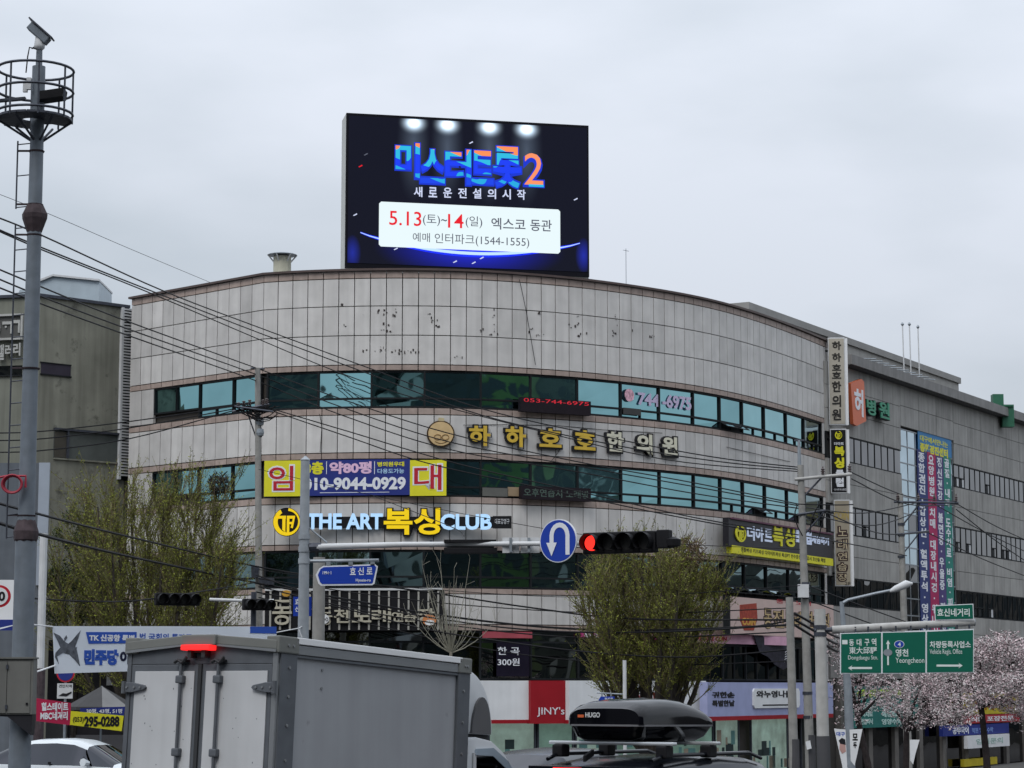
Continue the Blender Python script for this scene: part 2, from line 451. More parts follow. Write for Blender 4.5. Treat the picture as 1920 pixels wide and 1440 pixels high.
# ------------------------------------------------------------------ windows of the corner building
ML = [288, 329, 372, 435, 487]
MC = [500, 596, 696, 796, 902, 996, 1084, 1166, 1238, 1302, 1352, 1394, 1435, 1476, 1509, 1541]
def window(s0, s1, z0, z1, zbar, g, split=0, openl=(), name='window', halves=1):
    p, q = Fo(s0, -.06), Fo(s1, -.06); w = (q - p).length; a = math.atan2(q.y - p.y, q.x - p.x)
    mb = MB(); e = .035
    mb.box(-e, e, -.03, .07, z0, z1); mb.box(w - e, w + e - .002, -.03, .07, z0, z1)
    mb.box(e, w - e, -.02, .07, z1 - .07, z1); mb.box(e, w - e, -.02, .07, z0, z0 + .07)
    if zbar: mb.box(e, w - e, -.022, .07, zbar - .035, zbar + .035)
    if zbar and split:
        for k in range(1, split): mb.box(w * k / split - .025, w * k / split + .025, -.018, .07, z0 + .07, zbar - .035)
    o = bpy.data.objects.new(name, mb.mesh(name, FRAME)); COL.objects.link(o); o.parent = BB
    o.location = (p.x - BO.x, p.y - BO.y, -BO.z); o.rotation_euler = (0, 0, a)
    PM[o] = PM[BB] @ Matrix.Translation(o.location) @ Matrix.Rotation(a, 4, 'Z')
    tilt = random.uniform(-.004, .004)
    def pane(xa, xb, za, zb, gm, nm='pane', opn=False):
        m = MB()
        if opn:
            d = .30; h = zb - za
            m.add([(xa, -.03, zb), (xb, -.03, zb), (xb, -.03 - d, za + .08), (xa, -.03 - d, za + .08)], [(0, 3, 2, 1)])
            m.tube([(xa, -.035, zb), (xa, -.035 - d, za + .08), (xb, -.035 - d, za + .08), (xb, -.035, zb)], .022, 4)
            m.mi = [0] + [1] * (len(m.f) - 1)
            m.build('open_sash', [GLASSB, FRAME], o); return
        t1, t2 = random.uniform(-.006, .006), random.uniform(-.006, .006)
        m.add([(xa, .045 + t1, za), (xb, .045 - t1, za), (xb, .045 - t2, zb), (xa, .045 + t2, zb)], [(0, 1, 2, 3)]); m.build(nm, gm, o)
    pane(e, w - e, (zbar + .035 if zbar else z0 + .07), z1 - .07, g)
    if zbar:
        n = max(split, 1)
        for k in range(n):
            xa, xb = w * k / n + .03, w * (k + 1) / n - .03
            if k in openl:
                pane(xa, xb, z0 + .07, zbar - .035, g, opn=True)
                MB().box(xa, xb, .05, .06, z0 + .07, zbar - .035).build('dark_opening', FRAME, o)
            else: pane(xa, xb, z0 + .07, zbar - .035, g)
    return o
for fl, (wk, bar) in enumerate((('w4', 746), ('w3', 912), ('w2', 1081), ('w1', 1203))):
    z0, z1 = ZL[wk]; zb = zc(bar)
    g = GLASS if wk in ('w4', 'w3') else GLASSD
    for i in range(len(ML) - 1):
        lo = zb if (i < 2 and wk != 'w1') else z0
        window(fs(ML[i]), fs(ML[i + 1]), lo, z1, zb if (i >= 2) else None, GLASSK if wk == 'w1' else g, 2 if i == 2 else 1)
    for i in range(len(MC) - 1):
        ol = ()
        if wk == 'w4' and i == 10: ol = (0, 1)
        if wk == 'w3' and i in (11, 13): ol = (1,) if i == 11 else (1,)
        if wk == 'w2' and i in (10, 11, 12): ol = (0, 1)
        window(fs(MC[i]), fs(MC[i + 1]), z0, z1, zb, GLASSD if (i == 14) else (GLASSK if wk == 'w1' else g), 2 if (i in (7,) or i >= 10) else 1, ol)
# lattice strut at the corner window, small fluorescent lamp glints behind panes are left out

# ------------------------------------------------------------------ ground floor shops: interior light put into glowing sheets behind glass
SHZ = ZL['fa'][0]
def shop_bay(s0, s1, lit, label=None):
    p, q = Fo(s0, .02), Fo(s1, .02); w = (q - p).length; a = math.atan2(q.y - p.y, q.x - p.x)
    o = bpy.data.objects.new('shop_window', None); COL.objects.link(o); o.parent = BB
    o.location = (p.x - BO.x, p.y - BO.y, 0); o.rotation_euler = (0, 0, a)
    PM[o] = PM[BB] @ Matrix.Translation(o.location) @ Matrix.Rotation(a, 4, 'Z')
    h = SHZ - BASEZ
    fr = MB(); fr.box(0, .07, -.05, .03, 0, h); fr.box(w - .07, w, -.05, .03, 0, h); fr.box(.07, w - .07, -.05, .03, h - .09, h); fr.box(.07, w - .07, -.05, .03, 0, .3)
    fr.build('frame', DGREY, o)
    MB().add([(.07, -.01, .3), (w - .07, -.01, .3), (w - .07, -.01, h - .09), (.07, -.01, h - .09)], [(0, 1, 2, 3)]).build('pane', clear_glass(), o)
    if lit:
        MB().box(.08, w - .08, -.005, .0, .3, h - .1).build('glowing_back_wall', mat('glowing_shop_wall%d' % lit, [(0, 0, 0), (.26, .33, .29), (.42, .48, .44)][lit], emit=.22, var=.7, vs=1.1, emc=[(0, 0, 0), (.30, .44, .37), (.52, .62, .55)][lit]), o)  # glow in the wall stands in for the shop's lamps
        gm = [mat('goods_dark', (.02, .035, .035)), mat('goods_teal', (.10, .22, .21)), mat('goods_beige', (.3, .25, .19))]; rr = random.Random(int(s0 * 10))
        x = .2
        while x < w - .3:
            for lv in range(4):
                if rr.random() < (.75, .7, .55, .18)[lv]:
                    z = .35 + lv * .52; bw = rr.uniform(.12, .6); MB().box(x, x + bw, -.009 - .001 * lv, -.006, z, z + rr.uniform(.25, .6)).build('displayed_item', gm[rr.randrange(3)], o)
            x += rr.uniform(.25, .5)
    else:
        MB().box(.08, w - .08, -.005, 0, .3, h - .1).build('dark_back_wall', mat('dark_interior', (.03, .028, .028)), o)
for pa, pb, lit in [(497, 560, 0), (562, 640, 1), (642, 740, 0), (742, 850, 1), (852, 912, 0), (914, 1004, 2), (1006, 1075, 1), (1077, 1150, 2), (1152, 1250, 1), (1252, 1336, 1),
                    (1338, 1384, 2), (1406, 1475, 2), (1500, 1548, 0)]:
    shop_bay(fs(pa, 1400), fs(pb, 1400), lit)

# fascia boards of the shops
def fascia(name, label, pa, pb, pt, pbm, m, off=.35, cat='shop sign', px_ref=None):
    P, a = chord(pa, pb, 1310, off)
    s = Sign(name, label, cat, P, a, z0=0); s.rect('board', pa, pt, pb, pbm, m, -.0, .33); return s
LILAC = mat('lilac_board', (.33, .36, .56), rough=.45, var=.06, vs=2)
DRED = mat('deep_red_board', (.30, .012, .02), rough=.4, var=.06)
CREAMW = mat('shop_white_board', (.70, .715, .73), rough=.5, var=.05, vs=1.5, streak=.06)
s = fascia('white_shop_fascia', 'plain white shop fascia with thin red lower edge left of the dark red square', 880, 994, 1276, 1350, CREAMW)
s.rect('red_edge', 880, 1350, 994, 1357, DRED, -.01, .3)
s = fascia('red_shop_fascia', 'dark red square shop sign reading JINY\'s between two white boards', 995, 1066, 1276, 1357, DRED, .52)
s.text("JINY's", 1007, 1326, 1058, 1344, TEXTW, y=0, bold=.0)
s = fascia('white_shop_fascia', 'long white shop fascia with big red letters behind the bushy tree', 1067, 1324, 1276, 1350, CREAMW)
s.rect('red_edge', 1067, 1350, 1324, 1357, DRED, -.01, .3)
for t_, a_, b_ in (('I', 1172, 1182), ('M', 1188, 1220), ('W', 1224, 1250), ('영', 1252, 1276)):
    s.text(t_, a_, 1299, b_, 1346, DRED, y=0, depth=.05, bold=.03)
s = fascia('lilac_shop_fascia', 'lilac shop fascia with dark lettering and a white rounded name plate', 1326, 1562, 1279, 1344, LILAC)
s.rect('red_edge', 1326, 1344, 1562, 1352, DRED, -.01, .3)
s.text('귀한손', 1335, 1297, 1377, 1309, TEXTK, y=0, bold=.04)
s.text('특별한날', 1335, 1313, 1377, 1325, TEXTK, y=0, bold=.04)
x0, x1, z0, z1 = s.rc(1410, 1291, 1497, 1328)
pl = MB().prism_y([(x0 + .12, z0), (x1 - .12, z0), (x1, z0 + .12), (x1, z1 - .12), (x1 - .12, z1), (x0 + .12, z1), (x0, z1 - .12), (x0, z0 + .12)], -.07, 0).build('name_plate', WHITE, s.o)
PM[pl] = PM[s.o]
s.text('와누영나물', 1415, 1295, 1482, 1308, TEXTK, y=-.07, bold=.03, parent=pl)
s.rect('strip_print', 1427, 1321, 1482, 1323.5, TEXTK, -.08, -.07, parent=pl)
# pink and red strips above the second-storey windows
def strip(name, label, pa, pb, pt, pbm, m, off=.1):
    P, a = chord(pa, pb, 1190, off); s = Sign(name, label, 'sign', P, a, z0=0); s.rect('board', pa, pt, pb, pbm, m, 0, .05); return s
PINKS = mat('pink_strip', (.5, .13, .24), rough=.5); MAG = mat('magenta_strip', (.42, .05, .18), rough=.5); PPINK = mat('pale_pink_strip', (.6, .34, .45), rough=.5)
strip('red_banner_strip', 'short faded red strip above the window offering songs for 300 won', 905, 998, 1184, 1196, mat('faded_red_strip', (.36, .07, .09)))
s = strip('magenta_banner_strip', 'magenta strip with letters half hidden by the bushy tree', 1090, 1232, 1184, 1197, MAG)
s.text('동전노래연습장', 1095, 1187, 1225, 1195, TEXTW, y=0)
s = strip('magenta_banner_strip', 'pale pink strip with red letters right of the bushy tree', 1234, 1478, 1185, 1203, PPINK)
s.text('노래연습장 COIN', 1300, 1190, 1362, 1201, DRED, y=0)
# song price lettering on the dark glass
P, a = chord(930, 975, 1230, .05); s = Sign('window_lettering', 'white window lettering giving a song price of 300 won', 'lettering', P, a, z0=0)
s.rect('dark_film', 931, 1203, 993, 1268, mat('dark_film', (.012, .01, .02), rough=.2), -.0, .01)
s.text('한 곡', 933, 1213, 974, 1228, TEXTW, y=0, depth=.01, bold=.01); s.text('300원', 933, 1234, 974, 1248, TEXTW, y=0, depth=.01, bold=.01)

mb = MB(); rr = random.Random(3)
for cx_, cy_, w_, h_ in ((716, 586, 14, 5), (738, 586, 5, 8), (724, 614, 11, 8), (805, 592, 5, 4), (815, 601, 6, 3), (820, 612, 4, 4), (926, 592, 2, 12), (926, 612, 2, 10), (903, 621, 5, 4), (925, 628, 11, 3), (1011, 592, 2, 10), (996, 618, 4, 5),
                           (1083, 598, 3, 12), (1072, 610, 8, 5), (1092, 628, 12, 3), (1155, 600, 2, 14), (1152, 628, 4, 12), (1186, 620, 4, 3), (1222, 626, 5, 8), (700, 655, 25, 5), (760, 660, 30, 6), (640, 572, 3, 2), (647, 610, 3, 2), (860, 668, 9, 3), (1010, 628, 10, 4)):
    for _ in range(int(w_ * h_ / 14) + 2):
        px, py = cx_ + rr.uniform(-w_, w_), cy_ + rr.uniform(-h_, h_); s_ = fs(px, py); d = ray(px, py); p = Fo(s_, .012); z = EYE + d.z * (p.y / d.y); a_, b_ = Fo(s_ - .02, .012), Fo(s_ + .02, .012); t_ = (b_ - a_).normalized(); t3 = Vector((t_.x, t_.y, 0))
        mb.obox((p.x, p.y, z), t3 * rr.uniform(.008, .035), Vector((t_.y, -t_.x, 0)) * .004, Vector((0, 0, rr.uniform(.006, .05))))
mb.build('old_letter_fixings', mat('rust_mark', (.05, .04, .038), var=.2), BB, world=True, kind='stuff')

def hang_wire(pts, nm='loose_wire'):
    P_ = []
    for px, py in pts:
        s_ = fs(px, py); p = Fo(s_, .05); d = ray(px, py); P_.append((p.x, p.y, EYE + d.z * (p.y / d.y)))
    MB().tube(P_, .011, 4).build(nm, CABLE, BB, world=True)
hang_wire([(973, 524), (985, 580), (1003, 684)]); hang_wire([(868, 797), (950, 796), (1045, 798), (1130, 806), (1240, 812)])
hang_wire([(1050, 840), (1040, 856), (1031, 866)]); hang_wire([(1360, 838), (1420, 852), (1480, 866)]); hang_wire([(600, 776), (604, 800), (601, 848)])
AC = mat('conditioner_casing', (.42, .42, .40), var=.1)

# ------------------------------------------------------------------ signs on the curved facade
GOLD = mat('gold_letter_face', (.62, .42, .06), rough=.4, metal=.1, var=.1)
CREAM = mat('cream_letter_face', (.62, .60, .48), rough=.4, var=.05)
YEL = mat('yellow_vinyl', (.70, .66, .03), rough=.5, var=.05)
YLIT = mat('lit_yellow_letter', (.80, .55, .01), rough=.4, emit=.42, var=0)
BLIT = mat('lit_pale_blue_letter', (.40, .62, .86), rough=.4, emit=.50, var=0)
NAVY = mat('navy_vinyl', (.022, .035, .20), rough=.5, var=.06)
REDL = mat('red_letter', (.45, .02, .035), rough=.5, var=.04)
P, a = chord(800, 1268, 820, .04)
letters = thing('gold_letter_sign', 'row of raised Korean letters, four gold then three cream, on the grey panels', 'letter sign', (P.x, P.y, zc(845)), 0)
def facade_letter(ch, px0, py0, px1, py1, m, back=TEXTK):
    P, a = chord(px0, px1, py0, .03)
    s = Sign('x', '', '', P, a, make=False); s.P.z = 0
    o = bpy.data.objects.new('letter', None); COL.objects.link(o); o.parent = letters
    M = PM[letters].inverted() @ (Matrix.Translation(s.P) @ Matrix.Rotation(a, 4, 'Z')); o.matrix_local = M
    PM[o] = PM[letters] @ M; s.o = o
    s.text(ch, px0 - 3, py0 - 3, px1 + 3, py1 + 3, back, y=0, depth=.10, bold=.075, name='letter_return')
    s.text(ch, px0, py0, px1, py1, m, y=-.10, depth=.03, bold=.035, name='letter_face')
for ch, b in zip('하하호호', [(878, 798, 918, 836), (946, 799, 984, 838), (1009, 803, 1050, 838), (1074, 806, 1113, 843)]): facade_letter(ch, *b, GOLD)
for ch, b in zip('한의원', [(1135, 809, 1166, 846), (1190, 813, 1219, 851), (1238, 818, 1266, 853)]): facade_letter(ch, *b, CREAM)
P, a = chord(800, 852, 813, .03)
s = Sign('round_pouch_emblem', 'round tan pouch emblem left of the gold letters', 'emblem', P, a, z0=0)
x, z = s.loc(826, 814); r = .49
MB().prism_y(disc_poly(x, z, r + .03, r + .01), -.12, 0).build('rim', mat('emblem_rim', (.06, .035, .015)), s.o)
MB().prism_y(disc_poly(x, z, r - .02, r - .04), -.15, -.12).build('face', mat('emblem_tan', (.58, .42, .22), rough=.4, var=.12, vs=4), s.o)
MB().prism_y([(x - .1, z + r), (x + .13, z + r - .02), (x + .12, z + r + .1), (x - .08, z + r + .12)], -.13, 0).build('knot', mat('emblem_knot', (.5, .42, .25)), s.o)
E = mat('emblem_line', (.25, .15, .06))
mb = MB()
for cx in (-.12, .17):
    mb.tube([(x + cx + .13 * math.cos(t), -.155, z - .13 + .1 * math.sin(t)) for t in [i * math.pi / 6 for i in range(13)]], .018, 5)
mb.tube([(x - .22 + .44 * i / 6, -.155, z - .29 - .07 * math.sin(i * math.pi / 6)) for i in range(7)], .015, 5)
mb.build('face_lines', E, s.o, smooth=True)

# for-lease banner
P, a = chord(500, 834, 895, .06)
s = Sign('lease_banner', 'yellow and blue for lease banner with phone number 010-9044-0929', 'banner', P, a, z0=0)
s.rect('yellow_end', 496, 864, 564, 931, YEL, -.02, 0); s.rect('blue_field', 564, 863, 769, 930, NAVY, -.018, 0); s.rect('yellow_end', 769, 863, 837, 930, YEL, -.02, 0)
s.text('임', 502, 871, 553, 923, TEXTW, y=-.02, depth=.006, bold=.045); s.text('임', 505, 874, 550, 920, REDL, y=-.03, depth=.006, bold=.01)
s.text('대', 774, 869, 831, 922, TEXTW, y=-.02, depth=.006, bold=.045); s.text('대', 777, 872, 828, 919, REDL, y=-.03, depth=.006, bold=.01)
PKL = mat('pale_pink_lettering', (.72, .48, .66), var=0)
s.text('3층', 572, 866, 607, 890, YEL, y=-.02, depth=.008, bold=.05)
s.text('약80평', 618, 866, 697, 889, PKL, y=-.02, depth=.008, bold=.045)
s.text('병의원우대', 708, 866, 758, 875, YEL, y=-.02, depth=.006, bold=.03); s.text('다용도가능', 708, 879, 758, 888, mat('pale_blue_lettering', (.4, .6, .8), var=0), y=-.02, depth=.006, bold=.02)
s.text('010-9044-0929', 569, 896, 761, 920, TEXTW, y=-.02, depth=.008, bold=.04)
s.rect('divider', 612, 865, 613, 889, TEXTW, -.025, -.018); s.rect('divider', 702, 865, 703, 889, TEXTW, -.025, -.018)
s.rect('fine_print', 600, 923.5, 730, 924.5, TEXTW, -.022, -.018)

# boxing club sign
P, a = chord(520, 955, 980, .03)
s = Sign('boxing_club_sign', 'glowing sign of blue and yellow letters reading THE ART boxing CLUB', 'letter sign', P, a, z0=0)
s.rect('backing_bar', 566, 969, 925, 990, BLACK, -.1, 0)
s.text('THE ART', 576, 963, 718, 993, BLIT, y=-.1, depth=.06, bold=.035); s.text('CLUB', 826, 964, 922, 994, BLIT, y=-.1, depth=.06, bold=.035)
s.text('복싱', 718, 951, 828, 1006, BLACK, y=-.02, depth=.1, bold=.07); s.text('복싱', 720, 953, 826, 1003, YLIT, y=-.12, depth=.03, bold=.03)
s.rect('small_plate', 924, 968, 959, 991, BLACK, -.14, 0); s.text('대표강영구', 928, 973, 955, 983, TEXTW, y=-.14, depth=.005, bold=0)
def ta_logo(s, cx, cy, rx, ry, m, y, bg=True):
    x, z = s.loc(cx, cy); x1, _ = s.loc(cx + rx, cy); _, z1 = s.loc(cx, cy - ry); RX, RZ = x1 - x, z1 - z
    if bg: MB().prism_y(disc_poly(x, z, RX, RZ), y, y + .08).build('logo_disc', BLACK, s.o)
    mb = MB(); y0 = y - .04
    for i in range(26):
        t0, t1 = [math.radians(118 + j * 324 / 26) for j in (i, i + 1)]
        k = .74 + .1 * math.cos(t0)
        mb.prism_y([(x + RX * .96 * math.cos(t0), z + RZ * .96 * math.sin(t0)), (x + RX * .96 * math.cos(t1), z + RZ * .96 * math.sin(t1)),
                    (x + RX * k * math.cos(t1), z + RZ * k * math.sin(t1)), (x + RX * k * math.cos(t0), z + RZ * k * math.sin(t0))], y0, y)
    q = lambda pts: mb.prism_y([(x + RX * i, z + RZ * j) for i, j in pts], y0, y)
    q([(-.75, .42), (-.05, .42), (-.05, .22), (-.62, .22)]); q([(-.30, .22), (-.08, .22), (-.08, -.72), (-.30, -.55)])
    q([(.02, .42), (.62, .42), (.55, .22), (.02, .22)]); q([(.02, .22), (.2, .22), (.2, -.8), (.02, -.8)]); q([(.45, .22), (.62, .42), (.45, -.45), (.3, -.4)]); q([(.2, .0), (.5, .0), (.45, -.16), (.2, -.16)])
    mb.build('logo_mark', m, s.o)
ta_logo(s, 538, 979, 26, 27, YLIT, -.12)

# LED text boards and plates in the window strips
def facade_box(name, label, cat, pa, pb, pt, pbm, m, off=.28, depth=.22, group=None):
    P, a = chord(pa, pb, (pt + pbm) / 2, off); s = Sign(name, label, cat, P, a, group, z0=0); s.rect('housing', pa, pt, pb, pbm, m, 0, depth); return s
LEDH = mat('led_board', (.010, .006, .010), rough=.6)
LEDR = mat('red_led_text', (.5, .02, .03), emit=.45, var=.5, vs=40, emc=(.6, .02, .04)); LEDD = mat('unlit_led_text', (.08, .12, .10), var=.5, vs=40)
s = facade_box('led_text_board', 'long black LED text board with red digits under the fourth-floor windows', 'led board', 977, 1108, 744, 771, LEDH)
s.text('053-744-6975', 982, 746, 1104, 753, LEDR, y=0, depth=.004, bold=0)
s = facade_box('led_text_board', 'long black LED text board with dim Korean text under the third-floor windows', 'led board', 978, 1108, 910, 935, LEDH)
s.text('오후연습시 노래방', 982, 915, 1104, 930, LEDD, y=0, depth=.004, bold=.01)
for i, (pa, pb, pt, pbm, lb) in enumerate([(905, 952, 914, 930, 'grey outdoor grille left of the dim LED text board'), (953, 975, 913, 930, 'small brown grille beside the dim LED text board'),
                               (1170, 1202, 764, 776, 'dark grille below the telephone number window')]):
    facade_box('vent_grille', lb, 'grille', pa, pb, pt, pbm, mat('grille_%d' % i, [(.12, .12, .11), (.30, .22, .14), (.05, .05, .05)][i]), off=.02, depth=.06)
# telephone number stuck on the glass
P, a = chord(1172, 1300, 745, -.085)
s = Sign('window_phone_lettering', 'pale telephone number 744-6975 stuck on the teal window glass', 'lettering', P, a, z0=0)
PALEP = mat('pale_violet_lettering', (.52, .45, .62), var=0)
s.text('744', 1196, 735, 1236, 759, PALEP, y=0, depth=.01, bold=.03); s.text('-6975', 1242, 738, 1296, 764, PALEP, y=0, depth=.01, bold=.03)
x, z = s.loc(1180, 741); MB().prism_y(disc_poly(x, z, .26, .25), -.01, 0).build('round_badge', mat('badge_pink_white', (.6, .35, .42), var=.5, vs=9), s.o)

# slatted karaoke sign
P, a = chord(500, 830, 1140, .30)
s = Sign('slatted_karaoke_sign', 'black coin karaoke sign with pale vertical slats and silver letters behind the poles', 'shop sign', P, a, z0=0)
s.rect('black_board', 497, 1108, 832, 1183, BLACK, 0, .2)
s.rect('top_rail', 497, 1104, 830, 1108, OFFW, -.06, .1)
SILV = mat('silver_slat', (.36, .35, .32), rough=.4)
for i in range(18): s.rect('slat', 506 + i * 18.5, 1108, 509 + i * 18.5, 1181, SILV, -.05, 0)
SLET = mat('silver_letter', (.46, .43, .34), rough=.35, var=.08)
s.text('동', 512, 1125, 548, 1172, SLET, y=-.05, depth=.07, bold=.01); s.text('코인', 570, 1122, 602, 1146, SLET, y=-.05, depth=.07, bold=.0)
s.text('동', 600, 1139, 624, 1172, SLET, y=-.05, depth=.07, bold=.0)
for ch, b in zip('전노래연습장', [(627, 1142, 655, 1168), (661, 1143, 697, 1167), (698, 1142, 734, 1167), (735, 1147, 757, 1166), (758, 1150, 782, 1166), (783, 1141, 816, 1166)]):
    s.text(ch, *b, SLET, y=-.05, depth=.07, bold=.02)
x, z = s.loc(609, 1161); MB().prism_y(disc_poly(x, z, .19, .17), -.16, -.05).build('coin_badge', WHITE, s.o); s.text('100', 602, 1158, 617, 1165, TEXTK, y=-.16, depth=.01, bold=.0)
x, z = s.loc(806, 1163)
MB().prism_y(disc_poly(x, z, .25, .2), -.16, -.05).build('animal_badge', mat('badge_orange', (.55, .2, .07)), s.o); MB().prism_y(disc_poly(x + .02, z - .09, .18, .1), -.18, -.16).build('badge_muzzle', WHITE, s.o)
x, z = s.loc(538, 1113); MB().prism_y(disc_poly(x, z, .16, .12), -.16, -.05).build('yellow_badge', mat('badge_amber', (.5, .27, .04)), s.o)

# black and yellow boxing board at the right
P, a = chord(1367, 1556, 1020, .28)
s = Sign('boxing_club_board', 'black boxing club board with a yellow strip below, at the right end of the facade', 'shop sign', P, a, z0=0)
s.rect('black_board', 1366, 970, 1561, 1023, mat('charcoal_board', (.02, .019, .024), rough=.4), 0, .26)
s.rect('yellow_strip', 1372, 1022, 1561, 1037, YEL, -.02, .24)
WLET = mat('white_neon_letter', (.6, .68, .85), emit=.15, var=0)
x0, z0 = s.loc(1388, 1002)
for ch, b in zip('더아트', [(1400, 985, 1414, 1012), (1416, 988, 1431, 1014), (1433, 991, 1447, 1015)]): s.text(ch, *b, WLET, y=0, depth=.03, bold=.025)
for ch, b in zip('복싱', [(1448, 985, 1468, 1022), (1470, 989, 1489, 1024)]): s.text(ch, *b, YEL, y=0, depth=.04, bold=.03)
for ch, b in zip('클럽', [(1490, 993, 1505, 1016), (1507, 996, 1520, 1020)]): s.text(ch, *b, WLET, y=0, depth=.05, bold=.04)
s.text('체험하기', 1521, 1004, 1553, 1018, WLET, y=0, depth=.03, bold=.03)
s.text('생활복싱 키즈복싱 다이어트복싱 복싱PT 선수양성 체육입시 호신술 체험', 1388, 1026, 1546, 1034, TEXTK, y=-.02, depth=.006, bold=.01)
ta_logo(s, 1387, 1001, 10, 16, YEL, -.02, bg=False)
s.rect('hanging_cover', 1370, 1068 - 98, 1558, 973, mat('faded_cover', (.12, .05, .08)), -.1, .1)

# peach coin karaoke sign
P, a = chord(1368, 1560, 1150, .30)
s = Sign('peach_karaoke_sign', 'pale peach coin karaoke sign with outlined letters and a red barrel picture', 'shop sign', P, a, z0=0)
PEACH = mat('peach_board', (.56, .42, .38), rough=.5, var=.05)
s.rect('board', 1368, 1118, 1563, 1188, PEACH, 0, .25); s.rect('frame_edge', 1366, 1117, 1368.5, 1189, FRAME, -.02, .25)
for ch, b in zip('동전노래연습장', [(1432, 1140, 1447, 1178), (1449, 1143, 1469, 1176), (1472, 1144, 1488, 1176), (1489, 1146, 1505, 1177), (1506, 1146, 1523, 1177), (1524, 1147, 1540, 1178), (1541, 1150, 1556, 1180)]):
    s.text(ch, b[0] - 1, b[1] - 1, b[2] + 1, b[3] + 1, mat('letter_outline', (.05, .03, .02)), y=0, depth=.01, bold=.07); s.text(ch, *b, mat('letter_tan', (.52, .38, .2)), y=-.01, depth=.012, bold=.0)
s.poly('barrel_picture', [(1387, 1134), (1418, 1131), (1420, 1160), (1413, 1182), (1395, 1182), (1387, 1162)], mat('barrel_red', (.32, .05, .03), var=.3, vs=8), -.012, 0)
s.text('COIN', 1391, 1158, 1416, 1172, mat('barrel_gold', (.55, .3, .06)), y=-.012, depth=.01, bold=.05)
s.text('동전 노래', 1455, 1123, 1520, 1131, REDL, y=0, depth=.008, bold=.0)
# dark cut-out figure advert hanging below
P, a = chord(1415, 1485, 1220, .2)
s = Sign('dark_microphone_cutout', 'dark cut-out picture of a microphone on the second-storey windows at right', 'window sticker', P, a, z0=0)
s.poly('cutout', [(1413, 1192), (1424, 1188), (1445, 1205), (1470, 1208), (1486, 1222), (1484, 1246), (1468, 1256), (1452, 1246), (1440, 1232), (1424, 1224)], mat('cutout_ink', (.02, .018, .03), var=.6, vs=5), -.02, 0)
mb = MB(); x, z = s.loc(1470, 1233)
for k in range(5): mb.tube([(x + .2 + .22 * math.cos(t) * (1 - k * .1), -.03, z - .2 + .1 * k + .06 * math.sin(t)) for t in [j * .5 for j in range(7)]], .012, 4)
mb.build('pale_highlights', WHITE, s.o)

# vertical box signs at the right end of the facade
E0 = Fo(S_END, .2)
def vsign(label, px0, px1, pt, pb, fm, extra):
    P = at(px0, (pt + pb) / 2, E0.y - .4); s = Sign('vertical_box_sign', label, 'box sign', P, R(-4), z0=0)
    x0, x1, z0, z1 = s.rc(px0, pt, px1, pb)
    MB().box(x0, x1, 0, .34, z0, z1).build('housing', OFFW, s.o, bevel=.02)
    MB().box(x0 + .04, x1 - .04, -.012, 0, z0 + .05, z1 - .05).build('face', fm, s.o)
    MB().box(x1, x1 + .12, -.02, .30, z0, z1 - .04).build('side_return', WHITE, s.o)
    mb = MB()
    for k in (.15, .5, .85): mb.box(x0 - .28, x0, .12, .18, z0 + (z1 - z0) * k - .04, z0 + (z1 - z0) * k + .04)
    mb.build('wall_bracket', FRAME, s.o)
    extra(s); return s
BEIGE = mat('beige_face', (.40, .37, .31), rough=.5, var=.08); INK = mat('dark_ink', (.03, .028, .025), var=0)
def e1(s):
    for ch, y0, y1 in zip('하하호호한의원', [640, 662, 683, 697, 715, 741, 767], [656, 678, 695, 710, 735, 763, 788]): s.text(ch, 1560, y0, 1577, y1, INK, y=-.012, depth=.02, bold=.03)
vsign('tall beige box sign with dark Korean letters at the top of the right corner', 1552, 1585, 633, 797, BEIGE, e1)
def e2(s):
    ta_logo(s, 1572, 816, 7, 8, YEL, -.02, bg=False)
    s.text('더아트', 1564, 829, 1582, 835, TEXTW, y=-.012, depth=.008, bold=.02)
    s.text('복', 1564, 837, 1583, 855, YEL, y=-.012, depth=.02, bold=.06); s.text('싱', 1564, 858, 1583, 878, YEL, y=-.012, depth=.02, bold=.06)
    s.text('클', 1567, 881, 1582, 893, TEXTW, y=-.012, depth=.02, bold=.05); s.text('럽', 1567, 896, 1582, 913, TEXTW, y=-.012, depth=.02, bold=.05)
    s.text('더아트복싱클럽', 1564, 916, 1587, 920, TEXTW, y=-.012, depth=.006, bold=0)
vsign('black box sign with yellow and white boxing letters below the beige one', 1556, 1588, 804, 925, BLACK, e2)
def e3(s):
    DK = mat('brown_outline', (.05, .03, .03)); TN = mat('tan_letter', (.5, .42, .28))
    s.text('COIN', 1563, 958, 1592, 975, mat('gold_print', (.35, .27, .1)), y=-.012, depth=.01, bold=.05)
    for ch, y0, y1 in zip('노래연습장', [986, 1010, 1034, 1054, 1074], [1007, 1031, 1052, 1072, 1091]):
        s.text(ch, 1568, y0, 1590, y1, DK, y=-.012, depth=.01, bold=.12); s.text(ch, 1571, y0 + 2, 1588, y1 - 2, TN, y=-.022, depth=.012, bold=.0)
    s.text('2F', 1584, 1091, 1595, 1097, INK, y=-.012, depth=.01, bold=0)
vsign('beige box sign with brown outlined karaoke letters lowest at the corner', 1563, 1595, 937, 1099, mat('tan_face', (.33, .29, .22), rough=.5, var=.1), e3)

